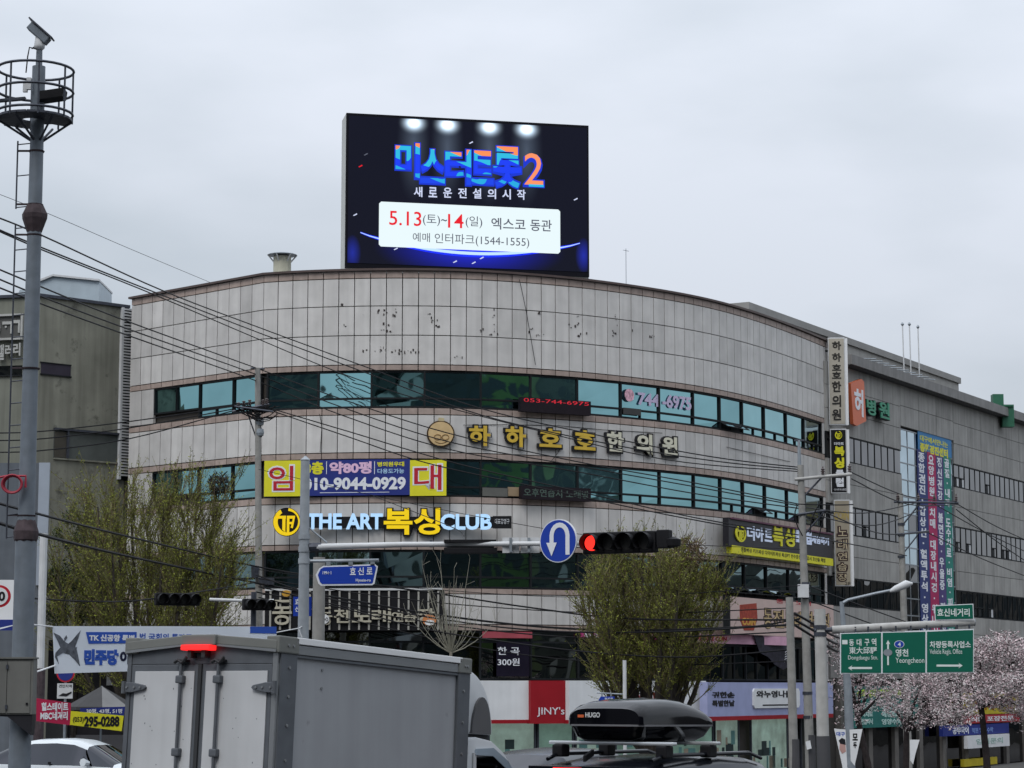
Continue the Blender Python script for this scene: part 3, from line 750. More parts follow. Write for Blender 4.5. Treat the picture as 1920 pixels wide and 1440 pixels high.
# ------------------------------------------------------------------ roof: LED billboard, vent, aerial
P = at(649, 360, 86.6); Q = at(1103, 380, 86.6 * 1.0235)
ang = math.atan2(Q.y - P.y, Q.x - P.x)
s = Sign('led_billboard', 'large lit LED billboard on the roof advertising a concert on 5.13 to 14', 'billboard', P, ang, z0=0)
x0, x1, zb_, zt_ = s.rc(649, 214, 1103, 500)
MB().box(x0, x1, .0, 1.15, zb_ - .3, zt_ + .02).build('cabinet', mat('cabinet_grey', (.50, .51, .49), rough=.6, var=.06, streak=.08), s.o)
MB().box(x0 + .0, x1, -.10, 0, zb_ - .05, zt_ + .03).build('bezel', mat('bezel_black', (.006, .006, .010), rough=.6, spec=.1), s.o)
W_, H_ = x1 - x0 - .16, zt_ - zb_ - .22
def screen_mat():
    m = bpy.data.materials.new('led_screen_picture'); m.use_nodes = True; t = m.node_tree; b = t.nodes['Principled BSDF']
    b.inputs['Base Color'].default_value = (.004, .004, .008, 1); b.inputs['Roughness'].default_value = .8; b.inputs['Specular IOR Level'].default_value = .05
    tcn = N(t, 'ShaderNodeTexCoord'); cur = None
    def add(c):
        nonlocal cur
        if cur is None: cur = c; return
        a = N(t, 'ShaderNodeVectorMath', operation='ADD'); t.links.new(cur, a.inputs[0]); t.links.new(c, a.inputs[1]); cur = a.outputs[0]
    base = N(t, 'ShaderNodeRGB'); base.outputs[0].default_value = (.006, .007, .014, 1); add(base.outputs[0])
    def spot(cx, cz, sx, sz, rad, col, pw=2.0):
        mp = N(t, 'ShaderNodeMapping'); mp.inputs['Location'].default_value = (-cx * sx, 0, -cz * sz); mp.inputs['Scale'].default_value = (sx, 0, sz)
        t.links.new(tcn.outputs['Object'], mp.inputs[0])
        l = N(t, 'ShaderNodeVectorMath', operation='LENGTH'); t.links.new(mp.outputs[0], l.inputs[0])
        mr = N(t, 'ShaderNodeMapRange'); mr.inputs[1].default_value = 0; mr.inputs[2].default_value = rad; mr.inputs[3].default_value = 1; mr.inputs[4].default_value = 0
        t.links.new(l.outputs['Value'], mr.inputs[0])
        p = N(t, 'ShaderNodeMath', operation='POWER'); p.inputs[1].default_value = pw; t.links.new(mr.outputs[0], p.inputs[0])
        v = N(t, 'ShaderNodeVectorMath', operation='SCALE'); v.inputs[0].default_value = col; t.links.new(p.outputs[0], v.inputs['Scale']); add(v.outputs[0])
    for px in (775, 838, 916, 986):
        x, z = s.loc(px, 232 + (px - 775) * .055)
        spot(x, z, .9, 1.15, .62, (3.0, 3.8, 4.6), 3.2); spot(x, z - .9, 1.3, .38, .9, (.06, .08, .11), 1.5)
    x, z = s.loc(880, 470); spot(x, z, .35, 1.1, 1.35, (.01, .02, .75), 1.6)
    x, z = s.loc(1093, 480); spot(x, z, 1.5, .7, .5, (.01, .02, .35), 1)
    x, z = s.loc(660, 475); spot(x, z, 1.5, .7, .5, (.01, .02, .3), 1)
    t.links.new(cur, b.inputs['Emission Color']); b.inputs['Emission Strength'].default_value = 1
    return m
MB().box(x0 + .09, x1 - .07, -.115, -.10, zb_ + .14, zt_ - .08).build('screen', screen_mat(), s.o)
def em(name, c, k=1.0): return mat(name, (.005, .005, .005), rough=.8, spec=.05, emit=k, var=0, emc=c)
def logo_mat(k, zt_l, zb_l):
    m = bpy.data.materials.new('logo_colours_%d' % k); m.use_nodes = True; t = m.node_tree; b = t.nodes['Principled BSDF']; b.inputs['Base Color'].default_value = (.01, .01, .01, 1); b.inputs['Specular IOR Level'].default_value = 0
    tcn = N(t, 'ShaderNodeTexCoord'); sx = N(t, 'ShaderNodeSeparateXYZ'); t.links.new(tcn.outputs['Object'], sx.inputs[0])
    w = N(t, 'ShaderNodeTexWave'); w.bands_direction = 'DIAGONAL'; w.inputs['Scale'].default_value = .45; w.inputs['Distortion'].default_value = .6; w.inputs['Phase Offset'].default_value = k * 1.7; t.links.new(tcn.outputs['Object'], w.inputs[0])
    mr = N(t, 'ShaderNodeMapRange'); mr.inputs[1].default_value = zt_l; mr.inputs[2].default_value = zb_l; t.links.new(sx.outputs[2], mr.inputs[0])
    ma = N(t, 'ShaderNodeMath', operation='MULTIPLY_ADD'); t.links.new(w.outputs['Fac'], ma.inputs[0]); ma.inputs[1].default_value = .22; t.links.new(mr.outputs[0], ma.inputs[2])
    r = N(t, 'ShaderNodeValToRGB'); r.color_ramp.interpolation = 'CONSTANT'; e = r.color_ramp.elements
    e[0].position = 0; e[0].color = (.95, .28, .10, 1); e[1].position = .2; e[1].color = (.03, .50, .74, 1)
    for p_, c_ in ((.52, (.012, .05, .9, 1)), (.86, (.02, .40, .74, 1)), (1.0, (.012, .06, .8, 1))):
        q = e.new(p_); q.color = c_
    t.links.new(ma.outputs[0], r.inputs[0])
    t.links.new(r.outputs[0], b.inputs['Emission Color']); b.inputs['Emission Strength'].default_value = 1; return m
ORG = em('logo_orange', (.95, .30, .13)); CYN = em('logo_cyan', (.03, .48, .78)); BLU = em('logo_blue', (.012, .04, .62))
YF = -.115
for ch, b in zip('미스터트롯', [(741, 268, 786, 334), (787, 280, 833, 344), (834, 280, 882, 346), (883, 283, 924, 346), (924, 275, 976, 352)]):
    s.text(ch, b[0] - 2, b[1] - 2, b[2] + 2, b[3] + 3, BLU, y=YF, depth=.01, bold=.065); s.text(ch, *b, logo_mat(b[0], s.loc(b[0], b[1])[1], s.loc(b[0], b[3])[1]), y=YF - .01, depth=.01, bold=.025)
s.text('2', 979, 288, 1020, 352, BLU, y=YF, depth=.01, bold=.05); s.text('2', 982, 288, 1017, 347, ORG, y=YF - .01, depth=.01, bold=.0)
s.rect('logo_foot', 990, 346.5, 1018, 351, CYN, YF - .024, YF - .02)
sub = em('pale_blue_print', (.62, .68, .9))
for i, ch in enumerate('새로운전설의시작'): s.text(ch, 775 + i * 27.6, 351 + i * .75, 791 + i * 27.6, 370 + i * .75, sub, y=YF, depth=.008, bold=.02)
x0_, x1_, z0_, z1_ = s.rc(710, 379, 1049, 463)
c = .08
MB().prism_y([(x0_ + c, z0_), (x1_ - c, z0_), (x1_, z0_ + c), (x1_, z1_ - c), (x1_ - c, z1_), (x0_ + c, z1_), (x0_, z1_ - c), (x0_, z0_ + c)], YF - .01, YF).build('white_caption_panel', em('panel_white', (.80, .92, .95), 1), s.o)
def arc(nm, m, w0, y, r0=675, r1=1086):
    top, bot = [], []
    for i in range(25):
        t = i / 24; px = r0 + (r1 - r0) * t; py = 437 + (457 - 437) * t + 27 * math.sin(math.pi * t) ** .8 + 8 * t * (1 - t)
        w = w0 * (.25 + math.sin(math.pi * t)); top.append((px, py - w)); bot.append((px, py + w))
    pts = [s.loc(*p) for p in top + bot[::-1]]
    n = len(top); mb = MB(); mb.add([(x, y, z) for x, z in pts], [(i, i + 1, 2 * n - 2 - i, 2 * n - 1 - i) for i in range(n - 1)]); mb.f = [f[::-1] for f in mb.f]; mb.build(nm, m, s.o)
arc('blue_glow_arc', em('arc_blue', (.01, .03, .95), 1.2), 5.5, YF - .002); arc('white_arc', em('arc_white', (.55, .78, 1)), 2.3, YF - .005)
RD = em('caption_red', (.80, .015, .03)); GK = em('caption_grey', (.10, .11, .15)); yy = YF - .01
for st, a_, b_, c_, d_, m_, bo in (('5.13', 729, 396, 789, 423, RD, .005), ('(토)', 792, 403, 824, 424, GK, 0), ('~', 826, 412, 837, 416, GK, .01), ('14', 839, 402, 868, 428, RD, .005), ('(일)', 872, 406, 903, 428, GK, 0),
                               ('엑스코', 920, 409, 984, 431, GK, .01), ('동관', 993, 412, 1033, 434, GK, .01), ('예매', 773, 437, 805, 454, GK, 0), ('인터파크(1544-1555)', 814, 438, 991, 460, GK, 0)):
    s.text(st, a_, b_, c_, d_, m_, y=yy, depth=.008, bold=bo)
for (cx, cy, cl) in ((675, 312, RD), (882, 268, sub), (665, 403, sub), (1078, 374, sub), (852, 491, sub), (887, 493, sub), (741, 467, sub), (902, 484, sub), (685, 290, GK)):
    s.poly('confetti', [(cx - 4, cy + 2), (cx + 3, cy - 2), (cx + 4, cy), (cx - 2, cy + 3)], cl, YF - .004, YF)
mb = MB()
for k in range(6): mb.tube([(x0 + .4 + k * 1.6, .6, zb_ - 2.0), (x0 + .4 + k * 1.6, .6, zb_ - .3)], .07, 6)
mb.build('support_posts', DGREY, s.o)

P = at(529, 505, 88.5); base = P.z - .8
t = thing('roof_vent', 'small cream roof ventilator with a flat hat left of the billboard', 'roof vent', (P.x, P.y, base))
k = 88.5 / FPX
MB().lathe([(17 * k, 0), (17 * k, 24 * k + .8)], 16).build('body', mat('cream_vent', (.46, .45, .36), streak=.2), t, smooth=True)
MB().lathe([(29 * k, 0), (27 * k, .03), (4 * k, 6 * k)], 14, (0, 0, 27 * k + .8)).build('hat', GALV, t)
mb = MB()
for i in range(6):
    a = i * math.pi / 3 + .2; mb.tube([(16 * k * math.cos(a), 16 * k * math.sin(a), 14 * k + .8), (27 * k * math.cos(a), 27 * k * math.sin(a), 27 * k + .8)], .03, 5)
mb.build('brace', OFFW, t)
t = thing('roof_aerial', 'thin roof aerial standing right of the billboard', 'aerial', tuple(at(1174, 530, 92)))
MB().tube([(0, 0, -.5), (0, 0, 66 * 92 / FPX)], .012, 5).build('mast', GALV, t); MB().tube([(0, 0, -.3), (.9, 1.5, .0)], .012, 4).build('guy_wire', CABLE, t)
MB().tube([(-.12, 0, 1.35), (.12, 0, 1.3)], .01, 4).build('cross_bar', GALV, t)

# ------------------------------------------------------------------ hospital wing at the right
HA = math.atan2(1, .567)
e1_ = Fo(S_END, .05)
HP = Vector((e1_.x + .45, e1_.y + .6, BASEZ))
s = H = Sign('hospital_building', 'long grey hospital wing behind the corner with dark window bands and a tall glass strip', 'building', HP, HA)
HW = mat('hospital_grey_panel', (.32, .312, .295), rough=.65, var=.14, vs=.9, streak=.2, orand=.07, dirt=((.16, .15, .13), 1.3, .68))
s_a = s.loc(1580, 800)[0]; s_b = s.loc(1950, 900)[0]; L_ = s_b + 14
MB().box(s_a - 3, L_, .22, 30, 0, s.loc(1640, 700)[1]).build('core_wall', JOINT, s.o)
zz = lambda py: s.loc(1640, py)[1]
g0, g1 = s.loc(1691, 900)[0], s.loc(1790, 900)[0]
ban0 = s.loc(1722, 900)[0]
def panels(z0, z1, rows, xa, xb, wd=2.3):
    n = max(1, round((xb - xa) / wd)); w = (xb - xa) / n; h = (z1 - z0) / rows
    for i in range(n):
        for j in range(rows):
            me = panel_key(w, h)
            link('wall_panel', me, s.o, (xa + w * (i + .5), 0, z0 + h * j))
def panel_key(w, h):
    k = (round(w, 3), round(h, 3), 'hosp')
    if k not in mesh_cache: mesh_cache[k] = MB().box(-w / 2 + .015, w / 2 - .015, -.0, .2, .012, h - .012).mesh('wall_panel', HW)
    return mesh_cache[k]
def hosp_strip(z0, z1, xa, xb, dark):
    n = max(2, round((xb - xa) / .86)); w = (xb - xa) / n
    fr = MB(); fr.box(xa, xb, .02, .2, z1 - .05, z1); fr.box(xa, xb, .02, .2, z0, z0 + .05)
    fr.build('window_frame', FRAME, s.o)
    for i in range(n):
        x = xa + i * w
        o = MB().box(x, x + .04, .035, .2, z0 + .05, z1 - .05).build('window', FRAME, s.o)
        lowp = random.random() < .22; t1 = random.uniform(-.01, .01)
        hz = z0 + .55 if lowp else z0 + .06
        MB().add([(x + .04, .06 + t1, hz), (x + w, .06 - t1, hz), (x + w, .06, z1 - .05), (x + .04, .06, z1 - .05)], [(0, 1, 2, 3)]).build('pane', GLASSG, o)
        if lowp:
            MB().box(x + .04, x + w, .05, .12, hz - .05, hz).box(x + .1, x + w * .55, .05, .16, z0 + .08, hz - .1).build('open_vent', FRAME, o)
            MB().add([(x + w * .6, .07, z0 + .08), (x + w, .07, z0 + .08), (x + w, .07, hz - .06), (x + w * .6, .07, hz - .06)], [(0, 1, 2, 3)]).build('pane', OFFW if random.random() < .5 else GLASSG, o)
zs = [(831, 878), (958.5, 1011), (1089, 1142)]
for xa, xb in ((s_a - 2, g0), (g1, L_)):
    panels(zz(831), zz(706), 3, xa, xb)
    panels(zz(958.5), zz(878), 2, xa, xb); panels(zz(1089), zz(1011), 2, xa, xb); panels(zz(1215), zz(1142), 2, xa, xb)
    for a_, b_ in zs: hosp_strip(zz(b_), zz(a_), xa, xb, 0)
panels(s.loc(1700, 805)[1] + .1, zz(706), 2, g0, g1)
# ground storey
MB().box(s_a - 2, L_, .0, .22, zz(1272), zz(1217)).build('fascia_wall', mat('plain_lintel', (.2, .19, .18), var=.15), s.o)
for i in range(9):
    x = s_a - 1 + i * 3.4; MB().box(x, x + .5, -.05, .22, 0, zz(1273)).build('pillar', mat('pillar_stone', (.14, .13, .12), var=.15), s.o)
    MB().add([(x + .5, .12, .2), (x + 3.4, .12, .2), (x + 3.4, .12, zz(1273)), (x + .5, .12, zz(1273))], [(0, 1, 2, 3)]).build('shop_pane', glass_mat('dark_shop_glass', (.045, .045, .055)), s.o)
# tall glass strip
zt = s.loc(1692, 804)[1]; zb2 = zz(1215); nx, nz = 7, 13
MB().box(g0, g1, .19, .21, zb2, zt).build('glass_backing', FRAME, s.o)
for i in range(nx):
    for j in range(nz):
        xa, xb = g0 + (g1 - g0) * i / nx, g0 + (g1 - g0) * (i + 1) / nx; za, zb3 = zb2 + (zt - zb2) * j / nz, zb2 + (zt - zb2) * (j + 1) / nz
        m_ = GLASSB if j >= 5 and not (j == 7 and i == 1) else GLASSG
        t1 = random.uniform(-.012, .012)
        MB().add([(xa + .03, .1 + t1, za + .03), (xb - .03, .1 - t1, za + .03), (xb - .03, .1, zb3 - .03), (xa + .03, .1, zb3 - .03)], [(0, 1, 2, 3)]).build('curtain_pane', m_, s.o)
mb = MB()
for i in range(nx + 1): x = g0 + (g1 - g0) * i / nx; mb.box(x - .025, x + .025, .075, .19, zb2, zt)
for j in range(nz + 1): z = zb2 + (zt - zb2) * j / nz; mb.box(g0, g1, .078, .185, z - .03, z + .03)
mb.build('curtain_mullions', mat('silver_mullion', (.25, .27, .29), rough=.4, metal=.4), s.o)
# eave and parapet
x_e, z_e0 = s.loc(1595, 694); _, z_e1 = s.loc(1595, 672)
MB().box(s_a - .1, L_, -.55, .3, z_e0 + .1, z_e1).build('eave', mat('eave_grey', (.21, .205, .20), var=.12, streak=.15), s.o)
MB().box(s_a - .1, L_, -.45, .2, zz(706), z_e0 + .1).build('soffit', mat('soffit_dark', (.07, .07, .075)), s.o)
PHP = HP + Vector((-math.sin(HA), math.cos(HA), 0)) * 2.2
ph = Sign('x', '', '', PHP, HA, make=False); ph.P.z = BASEZ
xa, z_p = ph.loc(1401, 570); xb, z_p2 = ph.loc(1797, 706)
zp = (z_p + z_p2) / 2
MB().box(xa, xb, 2.2, 12, z_e1 - .3, zp - .32).build('penthouse_wall', mat('penthouse_grey', (.33, .32, .30), var=.08, streak=.1), s.o)
MB().box(xa - .08, xb + .08, 2.08, 12.1, zp - .32, zp).build('penthouse_coping', mat('penthouse_rim', (.26, .255, .245), var=.08), s.o)
mb = MB()
for i in range(10):
    x = ph.loc(1597 + i * 12.5, 690)[0]
    for dz in (.0,): mb.tube([(x, 2.2, z_e1 + .9 - .0), (x - .1, .9, z_e1 + .75)], .03, 5)
mb.build('bracket_rods', GALV, s.o)
for i, (px, p0, p1) in enumerate(((1695, 608, 682), (1708, 608, 690), (1724, 613, 696))):
    c_ = at(px, p1, 116 + i); tp = at(px - 3, p0, 116 + i)
    t = thing('roof_antenna', ['left slim white antenna pole on the hospital roof', 'middle slim white antenna pole with a small ball on the hospital roof', 'right slim white antenna pole on the hospital roof'][i], 'antenna', tuple(c_), group='antenna poles on the hospital roof')
    MB().tube([(0, 0, -1), tuple(tp - c_)], .035, 6).build('mast', OFFW, t)
    MB().lathe([(.03, -.1), (.09, 0), (.03, .1)], 8, tuple(tp - c_)).build('tip', GALV, t)
c_ = at(1882, 790, 124); t = thing('green_roof_hoist', 'green steel box structure on the far right hospital roof', 'roof equipment', tuple(c_))
k = 124 / FPX
GRN = mat('green_paint', (.035, .13, .08), rough=.5)
MB().box(-19 * k, 1 * k, 0, .6, 22 * k, 52 * k).build('upper_box', GRN, t); MB().box(-2 * k, 20 * k, 0, .6, -10 * k, 32 * k).build('lower_box', GRN, t); MB().box(-24 * k, 18 * k, -.1, .1, 28 * k, 31 * k).build('arm', GRN, t)

# hospital signs
hs = Sign('hospital_letter_sign', 'tilted orange square with a white letter followed by two green letters', 'letter sign', H.w(0, 0, -.35), HA, z0=0)
OR = mat('orange_sign', (.60, .14, .06), rough=.4, var=.04)
p8 = [(1589, 719), (1609, 711), (1614, 716), (1618, 790), (1600, 799), (1594, 795)]
hs.poly('orange_tile', p8, OR, -.16, 0)
hs.text('허', 1595, 727, 1612, 778, TEXTW, y=-.16, depth=.02, bold=.03)
GL = mat('green_letter', (.02, .22, .12), rough=.4)
for ch, b in zip('병원', [(1624, 747, 1641, 776), (1647, 751, 1667, 782)]):
    hs.text(ch, b[0] - 1, b[1] - 1, b[2] + 1, b[3] + 1, TEXTK, y=.2, depth=.2, bold=.07); hs.text(ch, *b, GL, y=0, depth=.04, bold=.03)
hb = Sign('hospital_banner', 'tall blue hospital banner of four coloured text columns over the glass strip', 'banner', H.w(0, 0, .055), HA, z0=0)
SKY = mat('banner_blue', (.05, .20, .42), var=.06); NV = mat('banner_navy', (.03, .045, .16)); CR = mat('banner_crimson', (.38, .02, .10)); TE = mat('banner_green', (.02, .20, .16)); MV = mat('banner_violet', (.07, .05, .17))
hb.rect('head_field', 1720, 805, 1783, 842, SKY, -.02, 0)
_, zbot = hb.loc(1722, 1215); _, zh = hb.loc(1720, 842)
xs_ = [hb.loc(p, 900)[0] for p in (1720, 1739, 1755, 1769, 1783)]
cl = [NV, CR, MV, TE]; tx = ['종합검진·갑상선·혈액투석·영상의학', '요양병원·치매·대장내시경·위내시경', '정신건강·불면증·우울증·정신질환', '골절·내과·도수치료·비염·피부·검사']
for i in range(4):
    MB().box(xs_[i], xs_[i + 1] - .03, -.02, 0, zbot, zh).build('text_column', cl[i], hb.o)
    text(hb.o, tx[i], xs_[i] + .14, zbot + .1, (xs_[i + 1] - xs_[i]) * .62, zh - zbot - .2, [TEXTW, TEXTW, TEXTW, TEXTW][i], y=-.02, depth=.008, bold=.03, vertical=True)
for i, j in ((0, 3), (0, 9), (2, 8), (3, 15)):
    pass
hb.text('대구에서만나는', 1724, 815, 1776, 826, YEL, y=-.02, depth=.008, bold=.02); hb.text('종합검진센터', 1724, 829, 1776, 846, YEL, y=-.02, depth=.008, bold=.05)
# shop boards along the hospital ground floor
def hsign(name, label, px0, py0, px1, py1, m, off=.35, cat='shop sign'):
    g = Sign(name, label, cat, H.w(0, 0, -off), HA, z0=0); g.rect('board', px0, py0, px1, py1, m, 0, .2); return g
TEALB = mat('teal_board', (.02, .15, .13), rough=.5, var=.08); LIME = mat('lime_lettering', (.42, .60, .05), var=0); MINT = mat('mint_lettering', (.45, .62, .58), var=0)
g = hsign('clinic_board', 'teal clinic board with lime heading behind the blossom trees', 1594, 1286, 1722, 1366, TEALB)
g.text('소화내과 가정의학과', 1606, 1292, 1690, 1308, LIME, y=0, bold=.04)
for j, (a_, b_) in enumerate((('내시경', '건강검진'), ('물리치료', '예방접종'), ('비만클리닉', '영양수액'))):
    g.text(a_, 1608, 1320 + j * 14, 1636, 1331 + j * 14, MINT, y=0, bold=.03); g.text(b_, 1653, 1320 + j * 14, 1690, 1331 + j * 14, MINT, y=0, bold=.03)
AMB = mat('amber_board', (.50, .40, .03), rough=.5, var=.1)
g = hsign('amber_shop_board', 'yellow shop board behind the blossom branches at far right', 1812, 1300, 1910, 1340, AMB); g.text('명가돼지국밥', 1826, 1308, 1900, 1332, mat('dark_red_print', (.25, .03, .01)), y=0, bold=.03)
g = hsign('red_shop_board', 'narrow red shop board below the yellow one at far right', 1812, 1341, 1912, 1357, mat('red_board', (.35, .03, .04))); g.text('식당 포장전문', 1820, 1344, 1900, 1354, TEXTW, y=0, bold=.02)
g = hsign('navy_shop_board', 'long navy shop board low at the right behind dark trunks', 1768, 1361, 1892, 1381, NAVY); g.text('공무국어', 1786, 1364, 1816, 1377, TEXTW, y=0, bold=.02); g.text('학원 영어 수학', 1822, 1365, 1862, 1375, mat('print_blue', (.2, .3, .6), var=0), y=0, bold=.01)
g = hsign('white_cloth_banner', 'sagging white cloth banner below the navy shop board', 1814, 1380, 1893, 1404, WHITE, off=.5, cat='banner'); g.text('임대문의', 1830, 1385, 1880, 1396, mat('print_pale', (.35, .5, .45), var=0), y=0, bold=.01)
g = hsign('yellow_notice', 'small yellow notice at street level at the far right', 1808, 1424, 1870, 1438, AMB, off=.3)

# ------------------------------------------------------------------ green-grey building at the left
GA = math.atan2(1, 1.09)
c240 = at(240, 572, 92.4); gp = Vector((c240.x, c240.y, BASEZ))
def gdir(px): # along the right face towards the corner
    pass
s = G = Sign('green_grey_building', 'tall stained green-grey rendered building behind the surveillance pole at left', 'building', gp, GA)
GW = mat('stained_green_render', (.205, .205, .17), rough=.9, var=.18, vs=.7, streak=.22, bump=.12, bs=12, dirt=((.06, .06, .05), .9, .60))
xc, zr = s.loc(77, 551); _, zr2 = s.loc(235, 572); zr = (zr + zr2) / 2
corner = s.w(xc, 0)
MB().box(xc, 0, 0, 14, 0, zr - .12).build('side_wall', GW, s.o); MB().box(0, .75, .06, 14, 0, zr - .6).build('recessed_wall', mat('recessed_dark_wall', (.09, .09, .085), var=.15), s.o)
MB().box(xc - .1, .05, -.1, 14, zr - .12, zr).build('roof_edge', DGREY, s.o)
# front face, running left from the corner
FAng = math.atan2(-.20, 1)   # left end is further away
Lf = Sign('x', '', '', corner, math.pi - FAng * 0, make=False)
ft = Vector((-1, .22, 0)).normalized()
f0 = corner - s.P; M_ = PM[s.o].inverted()
def fw(x, y, z):   # x metres left of the corner, y out of the face
    n = Vector((-ft.y, ft.x, 0)); n = n if n.y < 0 else -n
    return Vector((corner.x, corner.y, BASEZ)) + ft * x + n * y + Vector((0, 0, z))
def fbox(part, x0, x1, y0, y1, z0, z1, m, parent=None):
    vs = [fw(x, y, z) for z in (z0, z1) for y in (y0, y1) for x in (x0, x1)]
    mb = MB(); mb.add(vs, [(0, 2, 3, 1), (4, 5, 7, 6), (0, 1, 5, 4), (1, 3, 7, 5), (3, 2, 6, 7), (2, 0, 4, 6)])
    me = mb.build(part, m, parent or s.o, world=True)
    return me
fbox('front_wall', -.0, 9, -6, 0, 0, zr - .12, mat('front_green_render', (.18, .185, .155), rough=.9, var=.12, vs=.7, streak=.2, dirt=((.07, .07, .06), 1.1, .62)))
fbox('front_roof_edge', -.0, 9, -6, .1, zr - .12, zr, DGREY)
hz = lambda py: at(40, py, corner.y).z - BASEZ
fx = lambda px: (77 - px) * corner.y / FPX / .97
fbox('dark_window', fx(44), fx(-10), .0, .03, hz(702), hz(684), GLASSG)
fbox('window_sill', fx(45), fx(-10), .0, .08, hz(704), hz(702), FRAME)
# slot window and balcony recess painted as dark slabs on the side wall
s.rect('slot_window', 77, 680, 132, 700, mat('slot_dark', (.035, .03, .045), rough=.4), -.03, 0); 
s.rect('slot_frame', 75, 678, 133, 680, FRAME, -.06, 0); s.rect('slot_frame', 75, 700, 133, 702.5, FRAME, -.06, 0)
s.rect('recess_shade', 101, 806, 243, 858, mat('recess_shade_grey', (.085, .095, .09), var=.15), -.02, 0)  # slab on the wall face; shade of the recess put into its colour
s.rect('recess_lintel', 100, 802, 243, 806, DGREY, -.15, 0); s.rect('recess_post', 124, 806, 127, 859, DGREY, -.12, 0)
s.rect('wall_ledge', 100, 858, 244, 861, GW, -.08, 0)
s.rect('recess_niche', 102, 809, 124, 857, mat('niche_shade', (.06, .055, .045)), -.05, -.02)  # deeper shade of the niche, again as a dark slab
lou = Sign('x', '', '', s.w(0, 0, -.1), GA - .2, make=False); lou.o = s.o
_, za = s.loc(235, 900); _, zb4 = s.loc(235, 578)
MB().box(-.36, -.26, -.16, .0, za, zb4).build('louvre_post', OFFW, s.o)
nl = 58
for i in range(nl):
    z = za + (zb4 - za) * (i + .2) / nl
    link('louvre_slat', panel_slat, s.o, (-.26, -.16, z)) if i else None
    if i == 0: panel_slat = MB().box(0, .42, 0, .06, 0, (zb4 - za) / nl * .5).mesh('louvre_slat', OFFW)
MB().box(-.26, .2, -.05, -.02, za, zb4).build('louvre_back', FRAME, s.o)
# roof box
xq0, zq1 = s.loc(100, 516); xq1, _ = s.loc(186, 525)
s2 = thing('rooftop_tank_room', 'pale blue-grey rooftop room above the green-grey building', 'rooftop room', tuple(at(130, 560, 93.5)))
k = 93.5 / FPX; zb5 = at(130, 560, 93.5).z
f_ = lambda px, py: (lambda q: (q.x - s2.location.x, q.z - zb5))(at(px, py, 93.5))
PB = mat('pale_blue_cladding', (.40, .47, .52), rough=.5, var=.06, streak=.05)
MB().prism_y([f_(74, 575), f_(186, 575), f_(186, 525), f_(100, 516), f_(74, 527)], 0, 3).build('body', PB, s2)
MB().prism_y([f_(74, 529), f_(100, 518.5), f_(187, 527.5), f_(187, 524), f_(100, 515), f_(74, 525)], -.12, 3.1).build('roof_trim', OFFW, s2)
MB().prism_y([f_(20, 580), f_(74, 575), f_(74, 540), f_(34, 541)], .3, 3).build('lower_annex', PB, s2)
# gallery sign on the front face, partly outside the frame
q0 = fw(fx(47), .12, 0); gs = thing('gallery_sign', 'silver framed gallery sign letters on the green-grey building beside the pole', 'letter sign', (q0.x, q0.y, BASEZ), math.atan2(-ft.y, -ft.x))
kx = corner.y / FPX
g_ = lambda px, py: ((px - 47) * kx / .97, hz(py))
SI = mat('silver_sign', (.42, .42, .40), rough=.4, metal=.2)
for a_, b_, c_, d_ in ((-60, 588, 46, 592), (-60, 633, 46, 637), (43, 588, 47, 637)):
    (x0, z1), (x1, z0) = g_(a_, b_), g_(c_, d_); MB().box(x0, x1, -.12, 0, z0, z1).build('frame_bar', SI, gs)
(x0, z1), (x1, z0) = g_(-60, 592), g_(43, 633); MB().box(x0, x1, -.02, .0, z0, z1).build('back_plate', mat('sign_back', (.09, .09, .085)), gs)
for st, a_, b_, c_, d_ in (('o', -12, 600, 2, 626), ('·', 11, 610, 15, 614), ('ㄱ', 6, 602, 27, 625), ('ㄱ', 25, 600, 41, 624), ('갤', -4, 645, 11, 674), ('러', 13, 645, 27, 668), ('리', 29, 643, 43, 667)):
    (x0, z1), (x1, z0) = g_(a_, b_), g_(c_, d_); text(gs, st, x0, z0, x1 - x0, z1 - z0, SI, y=-.02, depth=.06, bold=.03)

# ------------------------------------------------------------------ street furniture
def zpx(px, py, Y): return at(px, py, Y).z
# surveillance camera pole
D = 36.0; k = D / FPX
c = at(62, 520, D); gz0 = ground_z(D)
t = thing('surveillance_pole', 'tall grey steel camera pole with ring platform and ladder at the left edge', 'pole', (c.x, c.y, gz0))
Z = lambda py: zpx(62, py, D) - gz0
MB().lathe([(.19, 0), (.165, Z(1350)), (.163, Z(1005))], 20).build('lower_shaft', MAST, t, smooth=True)
MB().lathe([(.135, Z(1010)), (.122, Z(700)), (.108, Z(250)), (.105, Z(150)), (.105, Z(125))], 20).build('upper_shaft', MAST, t, smooth=True)
MB().lathe([(.055, Z(126)), (.05, Z(95))], 12).build('camera_stub', MAST, t)
MB().lathe([(.12, Z(436)), (.20, Z(410)), (.205, Z(402)), (.13, Z(384))], 8).build('hexagonal_collar', RUST, t)
MB().lathe([(.165, Z(1016)), (.19, Z(1012)), (.2, Z(996)), (.14, Z(975))], 8).build('flange_collar', RUST, t)
for py in (283, 383, 440, 690, 966):
    r = .118 + .02 * (py > 500); MB().lathe([(r, Z(py + 3)), (r + .012, Z(py))], 14).box(-.30, -r, -.02, .02, Z(py + 1.5), Z(py - 1.5)).build('band_clamp', RUST, t)
cx = -.09
mb = MB()
RINGZ = (Z(132), Z(172), Z(214))
for z in RINGZ: MB().ring((cx + .04, 0, z), .605, .022).build('guard_ring', DGREY, t, smooth=True)
for i in range(8):
    a = i * math.pi / 4 + .3; x, y = cx + .04 + .6 * math.cos(a), .6 * math.sin(a)
    MB().tube([(x, y, Z(228)), (x, y, Z(132))], .017, 6).build('baluster', DGREY, t)
mb = MB()
